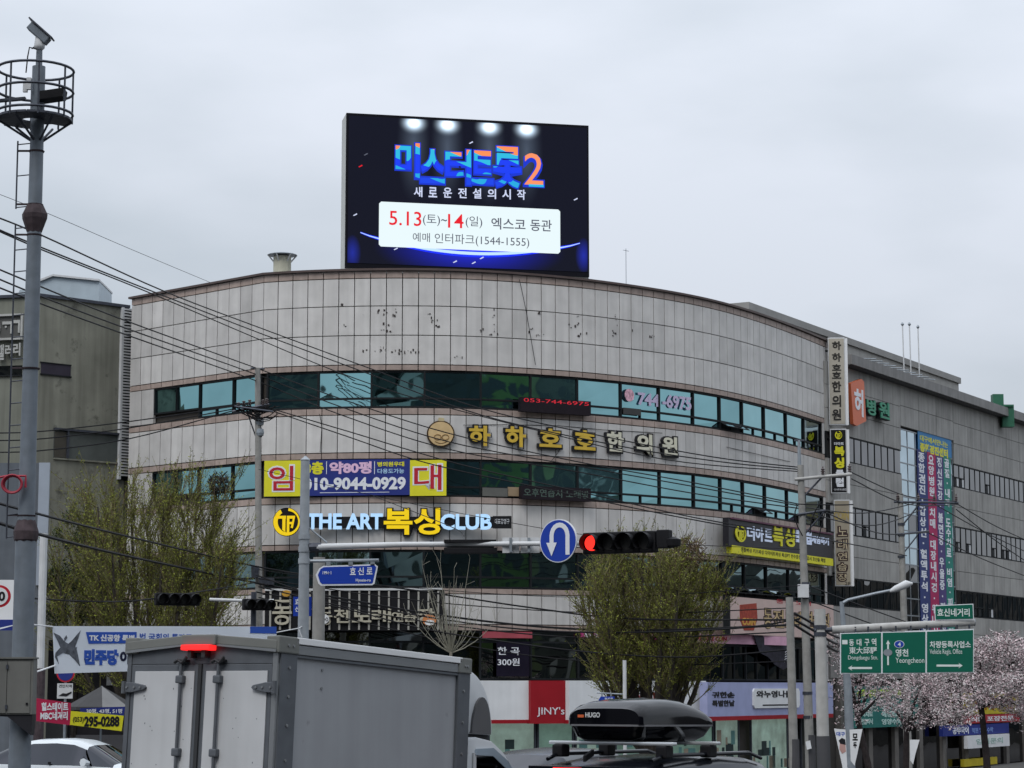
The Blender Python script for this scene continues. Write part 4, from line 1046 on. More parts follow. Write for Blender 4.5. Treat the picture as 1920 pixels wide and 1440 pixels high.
for i in range(24):
    if i in (3, 4, 5): continue
    a0, a1 = i * math.pi / 12, (i + .93) * math.pi / 12
    mb.prism_z([(cx + .16 * math.cos(a0), .16 * math.sin(a0)), (cx + .04 + .6 * math.cos(a0), .6 * math.sin(a0)), (cx + .04 + .6 * math.cos(a1), .6 * math.sin(a1)), (cx + .16 * math.cos(a1), .16 * math.sin(a1))], Z(226), Z(222))
mb.build('platform_deck', DGREY, t)
for i in range(6):
    a = i * math.pi / 3 + .2; x, y = cx + .04 + .58 * math.cos(a), .58 * math.sin(a)
    MB().tube([(.1 * math.cos(a), .1 * math.sin(a), Z(264)), (x, y, Z(227))], .02, 6).build('strut', DGREY, t)
MB().obox((.25, -.1, Z(183)), (.2, .0, .03), (0, .16, 0), (.01, 0, .07)).build('equipment_box', BLACK, t)
MB().obox((-.42, .0, Z(187)), (.22, .0, .02), (0, .05, 0), (0, 0, .02)).build('side_rail', DGREY, t)
MB().box(-.16, -.09, -.16, -.1, Z(172), Z(150)).box(-.22, -.15, -.14, -.08, Z(176), Z(160)).build('junction_box', OFFW, t)
MB().tube([(-.02, -.08, Z(95)), (-.14, -.1, Z(92)), (-.16, -.12, Z(110)), (-.18, -.12, Z(140))], .012, 6).build('cable_loop', BLACK, t)
hd = MB(); d = Vector((.55, -.25, -.32)).normalized()
hc = Vector((-.03, 0, Z(62)))
ax = Vector((.62, 0, -.55)).normalized(); az = ax.cross(Vector((0, -1, 0))); az = az if az.z > 0 else -az
hd.obox(hc + ax * .02, ax * .20, Vector((0, .09, 0)), az * .065); h1 = hd.build('camera_housing', MAST, t, bevel=.015)
MB().obox(hc + ax * -.0 + az * .085, ax * .25, Vector((0, .12, 0)), az * .012).build('sun_shield', DGREY, t)
MB().lathe([(.05, Z(94)), (.085, Z(90)), (.09, Z(86)), (.07, Z(70)), (.05, Z(64))], 12).build('pan_head', OFFW, t, smooth=True)
MB().tube([hc + ax * .15 - az * .06, hc + ax * .1 - az * .26, ], .012, 5).tube([hc + ax * .17 - az * .06, hc + ax * .24 - az * .14], .012, 5).build('wiper_arm', BLACK, t)
for za, zb6 in ((Z(392), Z(265)), (Z(1010), Z(422))):
    n = round((zb6 - za) / .325)
    MB().tube([(-.30, -.02, za), (-.30, -.02, zb6)], .014, 6).build('ladder_rail', DGREY, t)
    for i in range(n): z = zb6 - .04 - i * (zb6 - za - .08) / max(n - 1, 1); MB().tube([(-.30, -.02, z - .02), (-.10, -.02, z)], .010, 5).build('ladder_rung', DGREY, t)
# cabinet and things on the pole
ct = thing('control_cabinet', 'grey two-door control cabinet strapped to the pole at the lower left', 'cabinet', tuple(at(28, 1340, D - .35)))
k2 = (D - .35) / FPX
CB = mat('cabinet_beige_grey', (.15, .15, .14), rough=.6, var=.12, streak=.1)
MB().box(-45 * k2, 32 * k2, 0, .3, 0, 103 * k2).build('body', CB, ct, bevel=.01)
MB().box(-15.5 * k2, 27 * k2, -.015, 0, 3 * k2, 98 * k2).build('door', CB, ct); MB().box(-44 * k2, -17 * k2, -.015, 0, 3 * k2, 98 * k2).build('door', CB, ct)
MB().box(-18 * k2, -14 * k2, -.04, -.015, 10 * k2, 18 * k2).box(-18 * k2, -14 * k2, -.04, -.015, 84 * k2, 92 * k2).build('hinge', DGREY, ct)
MB().box(-47 * k2, 34 * k2, -.03, .32, 103 * k2, 106 * k2).build('top_lip', CB, ct); MB().box(20 * k2, 24 * k2, -.03, -.015, 18 * k2, 22 * k2).build('lock', BLACK, ct)
MB().prism_y([(-45 * k2, 0), (32 * k2, 0), (30 * k2, -38 * k2), (-14 * k2, -4 * k2), (-45 * k2, -2 * k2)], .02, .28).build('cabinet_shade_plate', mat('shade_dark', (.02, .02, .025)), ct)  # dark plate stands in for the shade under the cabinet
for lb, py, rr in (('coil of red hose hanging left of the camera pole', 908, 0),):
    q = at(24, py, D - .2); h = thing('red_cable_coil', lb, 'hose', tuple(q)); mb = MB()
    for j in range(3): mb.tube([((.135 + .012 * j) * math.cos(a_), -.03 * j, (.125 + .01 * j) * math.sin(a_)) for a_ in [i * math.pi / 10 for i in range(21)]], .016, 6)
    mb.tube([(-.35, 0, .08), (-.1, 0, .13), (.2, 0, .13), (.2, 0, -.05)], .02, 6); mb.build('coil', mat('red_hose', (.30, .03, .05), rough=.5), h, smooth=True)
q = at(0, 1118, D + 2); h = thing('speed_limit_sign', 'round speed limit sign with red rim cut by the left frame edge', 'road sign', tuple(q)); k3 = (D + 2) / FPX
MB().prism_y(disc_poly(-2 * k3, 0, 22 * k3, 21 * k3), 0, .02).build('rim', REDL, h); MB().prism_y(disc_poly(-2 * k3, 0, 17 * k3, 16.5 * k3), -.01, 0).build('face', WHITE, h)
text(h, '50', -14 * k3, -9 * k3, 24 * k3, 18 * k3, TEXTK, y=-.01, depth=.005, bold=.04)
MB().tube([(-.1, .05, -5), (-.1, .05, .3)], .04, 8).build('post', GALV, h)
q = at(-20, 1180, 60); h = thing('street_banner', 'white and blue banner partly hidden behind the camera pole', 'banner', tuple(q)); k3 = 60 / FPX
MB().box(0, 52 * k3, 0, .03, 18 * k3, 92 * k3).build('white_field', WHITE, h); MB().box(0, 50 * k3, -.01, .03, -2 * k3, 18 * k3).build('blue_field', NAVY, h)
MB().prism_y([(20 * k3, 0), (50 * k3, 8 * k3), (50 * k3, 9.5 * k3), (20 * k3, 3 * k3)], -.015, -.01).build('swoosh', TEXTW, h)
q = at(-30, 1300, 74); h = thing('street_kiosk_wall', 'grey-blue site hoarding behind the camera pole at the left edge', 'hoarding', tuple(q)); k3 = 74 / FPX
MB().box(-20 * k3, 106 * k3, 0, .2, -3, 430 * k3).build('panel', mat('blue_grey_hoarding', (.12, .135, .155), var=.1, streak=.15), h); MB().box(92 * k3, 112 * k3, -.1, 0, 200 * k3, 430 * k3).build('pale_strip', mat('pale_hoarding', (.33, .37, .43), var=.05), h)
q = at(76, 1236, 50); h = thing('thin_white_pole', 'slim white pole standing right of the camera pole', 'pole', (q.x, q.y, ground_z(50)))
MB().tube([(0, 0, 0), (0, 0, q.z - ground_z(50) - .2)], .11, 10).build('dark_base', RUST, h); MB().tube([(0, 0, q.z - ground_z(50) - .2), (0, 0, zpx(72, 1000, 50) - ground_z(50))], .085, 10).build('shaft', OFFW, h)

# ---- signal pole with arm, U-turn sign, signal heads
D = 42.0; k = D / FPX; c = at(572, 900, D); gz0 = ground_z(D)
t = thing('traffic_signal_pole', 'galvanised signal pole with pointed cap and long arm in front of the curved building', 'signal pole', (c.x, c.y, gz0)); Z = lambda py: zpx(572, py, D) - gz0
MB().lathe([(.115, 0), (.10, Z(1180)), (.092, Z(1020)), (.082, Z(862))], 16).build('shaft', SIGP, t, smooth=True); MB().lathe([(.088, Z(864)), (.09, Z(862)), (.012, Z(855))], 12).build('cap', SIGP, t)
for py in (1006, 1030, 1052): MB().lathe([(.108, Z(py + 5)), (.108, Z(py - 5))], 14).build('clamp', SIGP, t)
X = lambda px, py=1020, Y=D: (at(px, py, Y).x - c.x)
e = at(1100, 1019, D - 1.2)
MB().tube([(.12, 0, Z(1026)), (X(760), -.4, Z(1023.5)), (e.x - c.x, -1.2, e.z - gz0)], [.062, .05, .04], 10).build('arm', OFFW, t, smooth=True)
MB().tube([(.1, 0, Z(1026)), (.32, -.02, Z(1025))], .078, 10).build('arm_socket', DGREY, t); MB().tube([(.09, 0, Z(990)), (.42, -.03, Z(1018))], .018, 6).build('stay_rod', GALV, t)
mb = MB()
for px in (810, 838, 860, 880, 955, 1000): x = X(px); mb.tube([(x, -.45, Z(1029)), (x, -.45, Z(1016))], .03, 5)
mb.build('arm_clamps', DGREY, t)
MB().tube([(.1, 0, Z(1052)), (X(711), -.1, Z(1051))], .03, 8).build('sign_bar', GALV, t)
q = at(592, 1078, D - .15); h = thing('street_name_sign', 'blue arrow-shaped street name sign with white border under the signal arm', 'road sign', tuple(q)); kk = (D - .15) / FPX
fxy = lambda px, py: ((px - 592) * kk, -(py - 1078) * kk)
BL = mat('road_sign_blue', (.015, .05, .36), rough=.4, var=.03)
MB().prism_y([fxy(592, 1078), fxy(598, 1066), fxy(606, 1061), fxy(703, 1058), fxy(708, 1062), fxy(702, 1094), fxy(698, 1097), fxy(602, 1098), fxy(597, 1094)], 0, .03).build('border', TEXTW, h)
MB().prism_y([fxy(596, 1078), fxy(601, 1067), fxy(607, 1063.5), fxy(702, 1060.5), fxy(705, 1063), fxy(699, 1092), fxy(697, 1094), fxy(604, 1095), fxy(600, 1091)], -.006, 0).build('face', BL, h)
def tpx(h, st, px0, py0, px1, py1, m, y=-.006, bold=.02, f=None, **kw):
    f = f or fxy; (x0, z1), (x1, z0) = f(px0, py0), f(px1, py1); return text(h, st, x0, z0, x1 - x0, z1 - z0, m, y=y, depth=.006, bold=bold, **kw)
tpx(h, '효', 656, 1064, 667, 1078, TEXTW); tpx(h, '신', 671, 1064, 682, 1078, TEXTW); tpx(h, '로', 687, 1064, 698, 1077, TEXTW); tpx(h, 'Hyosin-ro', 667, 1085, 695, 1092, TEXTW); tpx(h, '199←1', 605, 1071, 621, 1077, TEXTW)
mb = MB()
for px in (615, 657, 698): x, z = fxy(px, 1056); mb.box(x - .04, x + .04, 0, .05, z - .05, z + .03)
mb.build('hanger', GALV, h)
q = at(578, 1137, D + .4); h = thing('small_road_sign', 'small blue road name signs fixed behind the signal pole', 'road sign', tuple(q)); kk = (D + .4) / FPX
MB().box(-28 * kk, -6 * kk, 0, .02, -18 * kk, 18 * kk).build('left_plate', BL, h); MB().box(-4 * kk, 6 * kk, 0, .02, -18 * kk, 18 * kk).build('right_plate', BL, h)
text(h, '효', -25 * kk, 4 * kk, 10 * kk, 10 * kk, TEXTW, y=0, depth=.006); text(h, '신', -25 * kk, -10 * kk, 10 * kk, 10 * kk, TEXTW, y=0, depth=.006)
q = at(597, 1190, D + 6); h = thing('thin_white_pole', 'pale concrete pole just right of the signal pole', 'pole', (q.x, q.y, ground_z(D + 6))); MB().lathe([(.14, 0), (.125, zpx(597, 1045, D + 6) - ground_z(D + 6))], 12).build('shaft', CONC, h, smooth=True)
# U-turn sign
Yu = D - 1.25; q = at(1047, 1014, Yu); ku = Yu / FPX; h = thing('u_turn_sign', 'round blue U-turn sign on the signal arm', 'road sign', tuple(q), R(-33))
rx = 31.5 * ku / math.cos(R(33)) ; rx = .385; rz = .385
MB().prism_y(disc_poly(0, 0, rx, rz, 40), -.01, .02).build('rim', TEXTW, h); MB().prism_y(disc_poly(0, 0, rx - .016, rz - .016, 40), -.014, -.01).build('face', BL, h)
ptsu = [(.20, -.24), (.20, .09)] + [(.035 + .165 * math.cos(a_), .09 + .19 * math.sin(a_)) for a_ in [i * math.pi / 10 for i in range(11)]] + [(-.13, -.04)]
mb = MB(); wv = .042
for i in range(len(ptsu) - 1):
    a_, b_ = Vector(ptsu[i]), Vector(ptsu[i + 1]); d_ = (b_ - a_).normalized(); n_ = Vector((-d_.y, d_.x)) * wv; a_ = a_ - d_ * .012; b_ = b_ + d_ * .012
    mb.add([(p_.x, -.018 - .0003 * i, p_.y) for p_ in (a_ + n_, a_ - n_, b_ - n_, b_ + n_)], [(0, 1, 2, 3)])
mb.add([(-.24, -.025, -.03), (-.13, -.025, -.27), (-.02, -.025, -.03)], [(0, 1, 2)])
mb.build('arrow_mark', TEXTW, h); MB().box(-.06, .06, .02, .1, -.2, .25).build('bracket', GALV, h)
REDLIT = mat('lit_red_lens', (.6, .02, .02), emit=1.6, var=0, emc=(1, .03, .02)); LENS = mat('dark_lens', (.03, .03, .03), rough=.2)
def signal_head(name, label, px, py, Y, rz, n, lit, r=.15, sc_=1.0, tail=True):
    q = at(px, py, Y); h = thing(name, label, 'traffic light', tuple(q), rz)
    pitch = r * 2.15; Wd = pitch * n
    MB().box(0, Wd + .03, .0, .18, -r * 1.2, r * 1.2).build('housing', BLACK, h, bevel=.03)
    for i in range(n):
        x = pitch * (i + .5) + .015
        lens = MB().prism_y(disc_poly(x, 0, r * .86, r * .86, 20), -.012, 0).build('lens', REDLIT if i == lit else LENS, h)
        mb = MB(); m_ = 18
        pts0 = [(x + r * math.cos(t_), r * math.sin(t_)) for t_ in [-.9 + (math.pi + 1.8) * j / m_ for j in range(m_ + 1)]]
        for j in range(m_):
            (xa, za), (xb, zb7) = pts0[j], pts0[j + 1]; la = .22
            mb.add([(xa, 0, za), (xb, 0, zb7), (xb, -la, zb7), (xa, -la, za)], [(0, 1, 2, 3)])
            s_ = .97; cxx = lambda v_: x + (v_ - x) * s_
            mb.add([(cxx(xa), 0, za * s_), (cxx(xb), 0, zb7 * s_), (cxx(xb), -la, zb7 * s_), (cxx(xa), -la, za * s_)], [(0, 3, 2, 1)])
        mb.build('visor', BLACK, h)
    return h, Wd
h, Wd = signal_head('traffic_light', 'four-lamp black traffic light with its left lamp lit red beside the U-turn sign', 1092, 1019, D - 1.4, R(-26), 4, 0, r=.158)
MB().box(Wd + .05, Wd + .28, .0, .2, -.12, .2).build('arrow_housing', BLACK, h, bevel=.02); MB().lathe([(.01, -.1), (.13, -.06), (.14, .05), (.01, .1)], 12, (Wd + .33, .1, -.02)).build('round_end_cap', BLACK, h, smooth=True)
q = at(832, 1023, D - .9); h = thing('enforcement_camera_box', 'long black equipment box hanging on the signal arm', 'camera box', tuple(q)); kk = (D - .9) / FPX
MB().box(0, 100 * kk, .1, .3, -14 * kk, -3 * kk).build('lower_box', BLACK, h, bevel=.01); MB().box(0, 98 * kk, .1, .34, 7 * kk, 12 * kk).build('upper_shield', BLACK, h); MB().box(5 * kk, 94 * kk, .3, .32, -4 * kk, 8 * kk).build('back_plate', BLACK, h)
for i, (pa, pb) in enumerate(((942, 974), (976, 1012))):
    q = at(pa, 1021, D - .95); h = thing('arm_plate', ['left of two white backing plates on the signal arm', 'right of two white backing plates on the signal arm'][i], 'sign back', tuple(q)); kk = (D - .95) / FPX
    MB().box(0, (pb - pa) * kk, .12, .14, -15 * kk, 14 * kk).build('plate', OFFW, h); MB().box(13 * kk, 18 * kk, .02, .12, -14 * kk, 13 * kk).build('clamp', GALV, h)
# small far signal heads at the left
Yf = 58; q = at(393, 1124, Yf); h = thing('signal_cross_arm', 'thin pale arm carrying the two distant dark traffic lights at left', 'signal arm', tuple(q)); kf = Yf / FPX
MB().tube([(0, 0, 0), (62 * kf, 0, -.03), (120 * kf, 0, -.03)], .04, 8).build('arm', OFFW, h); MB().tube([(82 * kf, .05, 14 * kf), (82 * kf, .05, zpx(475, 1440, Yf) - q.z - 1)], .07, 8).build('post', DGREY, h)
signal_head('traffic_light', 'distant four-lamp dark traffic light in front of the left tree', 292, 1123, Yf - .3, R(24), 4, -1, r=.13)
signal_head('traffic_light', 'distant three-lamp dark traffic light left of the karaoke sign', 457, 1133, Yf - .3, R(24), 3, -1, r=.12)

# ---- utility poles
UP = []
def upole(label, pxt, pyt, pxb, Y, r0, r1, m=CONC):
    a_ = at(pxt, pyt, Y); g_ = ground_z(Y); b_ = at(pxb, 1440, Y)
    dx = (b_.x - a_.x) * (g_ - a_.z) / (b_.z - a_.z); t = thing('utility_pole', label, 'utility pole', (a_.x + dx, Y, g_))
    MB().tube([(0, 0, 0), (-dx * .5, 0, (a_.z - g_) / 2), (-dx, 0, a_.z - g_)], [r1, (r0 + r1) / 2, r0], 14).build('shaft', m, t, smooth=True)
    return t, (lambda px, py, y=0: (lambda q_: (q_.x - t.location.x, y, q_.z - t.location.z))(at(px, py, Y + y)))
def insulator(t, p, h=.28, m=None):
    MB().lathe([(.03, 0), (.07, .03), (.035, .06), (.075, .10), (.035, .13), (.07, .17), (.03, .20), (.02, h)], 10, p).build('insulator', m or mat('brown_porcelain', (.10, .08, .08), rough=.3), t, smooth=True)
t, f = upole('concrete utility pole with a wire-tangled crossarm in front of the left corner of the facade', 483, 690, 487, 79, .095, .15)
MB().tube([f(436, 772, -.1), f(505, 758, -.1)], .05, 6).build('crossarm', DGREY, t); MB().tube([f(440, 762, -.25), f(512, 772, -.25)], .04, 6).build('crossarm', DGREY, t)
MB().tube([f(462, 768), f(480, 820)], .025, 5).tube([f(487, 772), f(490, 820)], .025, 5).build('brace', DGREY, t); MB().tube([f(470, 690), f(496, 692)], .03, 5).build('top_bar', DGREY, t)
for px, py in ((447, 765), (457, 762), (468, 760), (493, 760), (500, 758)): insulator(t, f(px, py, -.1), .2)
mb = MB()
rr = random.Random(5)
for i in range(22):
    a_, b_ = Vector(f(rr.uniform(436, 470), rr.uniform(755, 775), -.2)), Vector(f(rr.uniform(485, 525), rr.uniform(758, 782), -.2)); m_ = (a_ + b_) / 2 + Vector((0, 0, -rr.uniform(.05, .75)))
    mb.tube([a_ * (1 - u) ** 2 + m_ * 2 * u * (1 - u) + b_ * u * u for u in (0, .2, .4, .6, .8, 1)], .016, 4)
mb.build('jumper_wires', CABLE, t); MB().lathe([(.13, -.1), (.15, 0), (.13, .14)], 8, f(487, 812)).lathe([(.13, -.1), (.15, 0), (.13, .14)], 8, f(487, 792)).build('pole_band', GALV, t)
MB().obox(f(500, 1090, -.2), (.25, 0, 0), (0, .1, 0), (0, 0, .12)).lathe([(.12, -.2), (.14, .2)], 8, f(478, 1072, -.2)).build('splice_box', DGREY, t)
t, f = upole('tall concrete utility pole right of centre with two crossarms and a white insulator on top', 1501, 872, 1519, 70, .10, .15)
MB().tube([f(1499, 872), f(1498, 826)], [.06, .045], 8).build('top_bracket', GALV, t); MB().tube([f(1489, 826), f(1508, 826)], .03, 6).build('top_cap', DGREY, t)
insulator(t, f(1499, 893), .3); MB().tube([f(1490, 899, -.1), f(1540, 894, -.1), f(1597, 889, -.1)], .05, 8).build('crossarm', GANT, t)
MB().tube([f(1508, 930), f(1540, 896)], .03, 5).tube([f(1495, 965, -.1), f(1548, 957, -.1)], .045, 6).tube([f(1510, 1000), f(1545, 960)], .03, 5).build('brace', DGREY, t)
for px, py in ((1543, 890), (1593, 885)): insulator(t, f(px, py, -.1), .25)
mb = MB()
for a_, m_, b_ in (((1495, 947), (1482, 970), (1505, 1005)), ((1540, 940), (1515, 975), (1520, 1000)), ((1548, 958), (1540, 985), (1535, 1010)), ((1492, 945), (1570, 948), (1600, 946))):
    a_, m_, b_ = Vector(f(*a_, -.2)), Vector(f(*m_, -.2)), Vector(f(*b_, -.2)); mb.tube([a_ * (1 - u) ** 2 + m_ * 2 * u * (1 - u) + b_ * u * u for u in (0, .25, .5, .75, 1)], .018, 4)
mb.build('jumper_wires', CABLE, t)
for py in (1095, 1108, 1120, 1300, 1345): MB().lathe([(.15, -.04), (.15, .05)], 8, f(1510 + (py - 1095) * .02, py)).build('pole_band', DGREY, t)
MB().obox(f(1506, 1108, -.2), (.16, 0, 0), (0, .1, 0), (0, 0, .2)).build('junction_box', OFFW, t); MB().lathe([(.158, 0), (.15, zpx(1519, 1378, 70) - ground_z(70))], 12).build('dark_wrap', CONCD, t)
MB().obox(f(1516, 1397, -.25), (.07, 0, .02), (0, .01, 0), (-.02, 0, .12)).build('hanging_tag', WHITE, t)
t, f = upole('distant utility pole before the hospital with crossarm over the tall banner', 1688, 925, 1703, 92, .11, .17)
MB().tube([f(1676, 941, -.1), f(1797, 943, -.1)], .05, 6).build('crossarm', DGREY, t); MB().tube([f(1692, 985), f(1726, 942)], .035, 5).build('brace', DGREY, t); MB().tube([f(1680, 1002, -.1), f(1742, 996, -.1)], .04, 5).tube([f(1690, 1042), f(1720, 1004)], .03, 5).build('lower_arm', DGREY, t)
for px, py in ((1683, 938), (1722, 938), (1752, 939), (1793, 940)): insulator(t, f(px, py, -.1), .3)
for py in (983, 1003, 1044): MB().lathe([(.15, -.05), (.15, .05)], 8, f(1690, py)).build('pole_band', DGREY, t)
t, f = upole('plain grey concrete pole left of the tall utility pole', 1480, 1120, 1489, 63, .10, .135)
MB().lathe([(.142, 0), (.136, zpx(1488, 1386, 63) - ground_z(63))], 12).build('dark_wrap', CONCD, t)

# ---- sign gantry with green direction sign
D = 58.0; c = at(1538, 1145, D); b = at(1545, 1440, D); gz0 = ground_z(D); kk = D / FPX
t = thing('sign_gantry', 'thick white pole with a horizontal arm holding the green direction sign', 'sign gantry', (b.x + .02, D, gz0)); f = lambda px, py, y=0: (lambda q_: (q_.x - t.location.x, y, q_.z - gz0))(at(px, py, D + y))
MB().tube([(0, 0, 0), f(1543, 1380)], .165, 18).build('dark_base', CONCD, t, smooth=True); MB().tube([f(1543, 1382), f(1540, 1260), f(1537, 1142)], [.155, .148, .142], 18).build('shaft', GANT, t, smooth=True)
MB().tube([f(1560, 1181, -.05), f(1700, 1173, -.1), f(1827, 1167, -.1)], [.10, .095, .088], 16).build('arm', GANT, t, smooth=True)
MB().tube([f(1527, 1182, -.05), f(1566, 1180, -.05)], .06, 8).lathe([(.165, -.05), (.165, .05)], 12, f(1538, 1176)).lathe([(.165, -.05), (.165, .05)], 12, f(1538, 1189)).build('arm_bracket', DGREY, t)
MB().tube([f(1827, 1167, -.1), f(1828, 1167, -.1)], .095, 12).build('end_plate', GALV, t)
Ps = at(1575, 1225, D - .15); s = Sign('direction_sign', 'large green direction sign in three fields with white arrows', 'road sign', Ps, R(-6), z0=0)
GS = mat('direction_sign_green', (.008, .115, .075), rough=.4, var=.04); 
s.poly('white_border', [(1575, 1187), (1697, 1184), (1698, 1263), (1575, 1263)], TEXTW, 0, .03); s.poly('white_border', [(1697, 1183), (1826, 1179), (1826, 1261), (1698, 1263)], TEXTW, 0.002, .03)
s.poly('green_field', [(1577, 1188.5), (1652, 1186.5), (1652, 1261.5), (1577, 1261.5)], GS, -.01, 0); s.poly('green_field', [(1655, 1186.5), (1735, 1184.5), (1735, 1261), (1655, 1261.5)], GS, -.01, 0); s.poly('green_field', [(1738, 1184.5), (1824.5, 1181), (1824.5, 1259.5), (1738, 1260.5)], GS, -.01, 0)
SG = mat('sign_white', (.66, .72, .70), var=0); yb = -.01
for st, a_, b_, c_, d_, bo in (('동', 1592, 1199, 1601, 1211, .02), ('대', 1606, 1198, 1615, 1211, .02), ('구', 1621, 1198, 1630, 1211, .02), ('역', 1634, 1197, 1643, 1211, .02), ('東大邱驛', 1592, 1213, 1644, 1226, .01), ('Dongdaegu Stn.', 1590, 1229, 1646, 1239, 0),
                           ('영천', 1679, 1217, 1703, 1231, .02), ('Yeongcheon', 1679, 1233, 1733, 1246, .0), ('차량등록사업소', 1743, 1202, 1820, 1215, .02), ('Vehicle Regis. Office', 1743, 1217, 1804, 1229, 0)):
    s.text(st, a_, b_, c_, d_, SG, y=yb, depth=.006, bold=bo)
s.rect('station_pictogram', 1579, 1200, 1589, 1208, SG, yb - .006, yb)
def arrow(x0, x1, py, dirn):
    h_ = 1.9
    if dirn < 0: pts = [(x0, py), (x0 + 8, py - 5), (x0 + 6, py - h_), (x1, py - h_), (x1, py + h_), (x0 + 6, py + h_), (x0 + 8, py + 5)]
    else: pts = [(x1, py), (x1 - 8, py - 5), (x1 - 6, py - h_), (x0, py - h_), (x0, py + h_), (x1 - 6, py + h_), (x1 - 8, py + 5)]
    s.poly('arrow', pts, SG, yb - .006, yb)
arrow(1590, 1635, 1252.5, -1); arrow(1756, 1805, 1248, 1)
s.poly('arrow', [(1665, 1200), (1669, 1208), (1666.6, 1207), (1666.6, 1247), (1663.4, 1247), (1663.4, 1207), (1661, 1208)], SG, yb - .006, yb)
x, z = s.loc(1664.5, 1223.5); MB().prism_y(disc_poly(x, z, .11, .085), yb - .012, yb - .006).build('expressway_badge', GALV, s.o)
x, z = s.loc(1686, 1208); MB().prism_y(disc_poly(x, z, .125, .095), yb - .006, yb).build('route_badge_rim', SG, s.o); MB().prism_y(disc_poly(x, z, .11, .082), yb - .01, yb - .006).build('route_badge', BL, s.o); s.text('4', 1683, 1204.5, 1689, 1212, SG, y=yb - .01, depth=.006)
for px in (1582, 1604, 1628, 1652, 1680, 1708, 1738, 1766, 1795, 1818): x, z = s.loc(px, 1184.5 - (px - 1582) * .02); MB().box(x - .02, x + .02, .03, .1, z - .1, z + .12).build('hanger', DGREY, s.o)
s = Sign('crossroads_name_sign', 'small green sign standing on the gantry arm naming the crossroads', 'road sign', at(1752, 1150, D - .15), R(-6), z0=0)
s.poly('white_border', [(1752, 1135), (1825, 1132), (1826, 1161), (1753, 1163)], TEXTW, 0, .03); s.poly('green_field', [(1753.5, 1136.5), (1823.5, 1133.5), (1824.5, 1159.8), (1754.5, 1161.5)], GS, -.01, 0)
s.text('효신네거리', 1757, 1141, 1818, 1156, SG, y=-.01, depth=.006, bold=.02)

# ---- street lamp, small sign pole
D = 66.0; c = at(1579, 1130, D); g_ = ground_z(D); b = at(1596, 1440, D)
t = thing('street_lamp', 'grey street lamp with a long rising arm above the green sign', 'street lamp', (b.x, D, g_)); f = lambda px, py, y=0: (lambda q_: (q_.x - t.location.x, y, q_.z - g_))(at(px, py, D))
MB().tube([(0, 0, 0), f(1590, 1300), f(1578, 1128)], [.15, .12, .06], 12).build('pole', GALV, t, smooth=True)
MB().tube([f(1578, 1132), f(1590, 1125), f(1640, 1113), f(1675, 1106)], [.05, .045, .04, .04], 8).build('arm', GALV, t, smooth=True)
MB().tube([f(1668, 1109), f(1680, 1104), f(1700, 1095), f(1711, 1094)], [.04, .10, .12, .03], 10).build('lamp_head', OFFW, t, smooth=True)
D = 66; c = at(1170, 1300, D); g_ = ground_z(D)
t = thing('small_sign_post', 'slim white post with a tiny blue street name sign before the white fascia', 'road sign', (at(1172, 1440, D).x, D, g_)); f = lambda px, py, y=0: (lambda q_: (q_.x - t.location.x, y, q_.z - g_))(at(px, py, D + y))
MB().tube([(0, 0, 0), f(1171, 1238)], .055, 10).build('post', OFFW, t); MB().tube([f(1119, 1299), f(1172, 1302)], .022, 6).build('bar', GALV, t)
(x0, _, z1), (x1, _, z0) = f(1122, 1306), f(1152, 1319)
MB().prism_y([(x0, (z0 + z1) / 2), (x0 + .06, z1), (x1, z1), (x1, z0), (x0 + .06, z0)], -.1, -.08).build('blue_plate', BL, t); text(t, '효신로', x0 + .17, z0 + .08, .24, .09, TEXTW, y=-.1, depth=.006)
MB().box(x0 + .08, x0 + .12, -.09, 0, z1, z1 + .1).box(x1 - .12, x1 - .08, -.09, 0, z1, z1 + .1).build('hanger', GALV, t)

# ---- banners between the poles at lower left
Pa, Pb = at(100, 1220, 38.5), at(520, 1220, 41.5)
s = Sign('party_banner', 'white street banner with fighter aircraft picture and bold blue lettering, behind the truck', 'banner', Pa, math.atan2(Pb.y - Pa.y, Pb.x - Pa.x), z0=0)
s.poly('cloth', [(99, 1174), (300, 1174), (518, 1175), (519, 1250), (300, 1257), (103, 1263)], mat('banner_white', (.68, .73, .80), rough=.6, var=.05, vs=1.5), 0, .01)
PB2 = mat('party_blue', (.03, .09, .42), var=0)
s.poly('blue_tag', [(161, 1185), (256, 1185), (256, 1206), (166, 1207)], PB2, -.006, 0); s.text('TK 신공항 특별', 167, 1189, 252, 1202, TEXTW, y=-.006, depth=.004, bold=.04); s.text('법 국회의 통과를', 262, 1187, 360, 1200, PB2, y=0, depth=.004, bold=.02)
s.text('민주당', 158, 1217, 222, 1247, PB2, y=0, depth=.006, bold=.07); s.text('이', 225, 1220, 243, 1245, mat('deep_navy', (.01, .012, .04), var=0), y=0, depth=.006, bold=.05)
s.poly('blue_end', [(469, 1175), (518, 1175), (518, 1188), (469, 1187)], PB2, -.006, 0)
JET = mat('aircraft_grey', (.10, .11, .13), var=.4, vs=14)
s.poly('aircraft_picture', [(100, 1186), (112, 1192), (121, 1203), (128, 1207), (133, 1203), (151, 1182), (147, 1196), (141, 1212), (144, 1219), (150, 1249), (139, 1236), (130, 1227), (118, 1224), (107, 1231), (110, 1245), (103, 1232), (104, 1224), (113, 1214), (109, 1204)], JET, -.006, 0)
s.poly('aircraft_picture', [(120, 1197), (124, 1191), (126, 1196), (121, 1203)], JET, -.008, -.002); s.poly('aircraft_picture', [(137, 1217), (144, 1213), (143, 1221), (138, 1224)], JET, -.008, -.002)
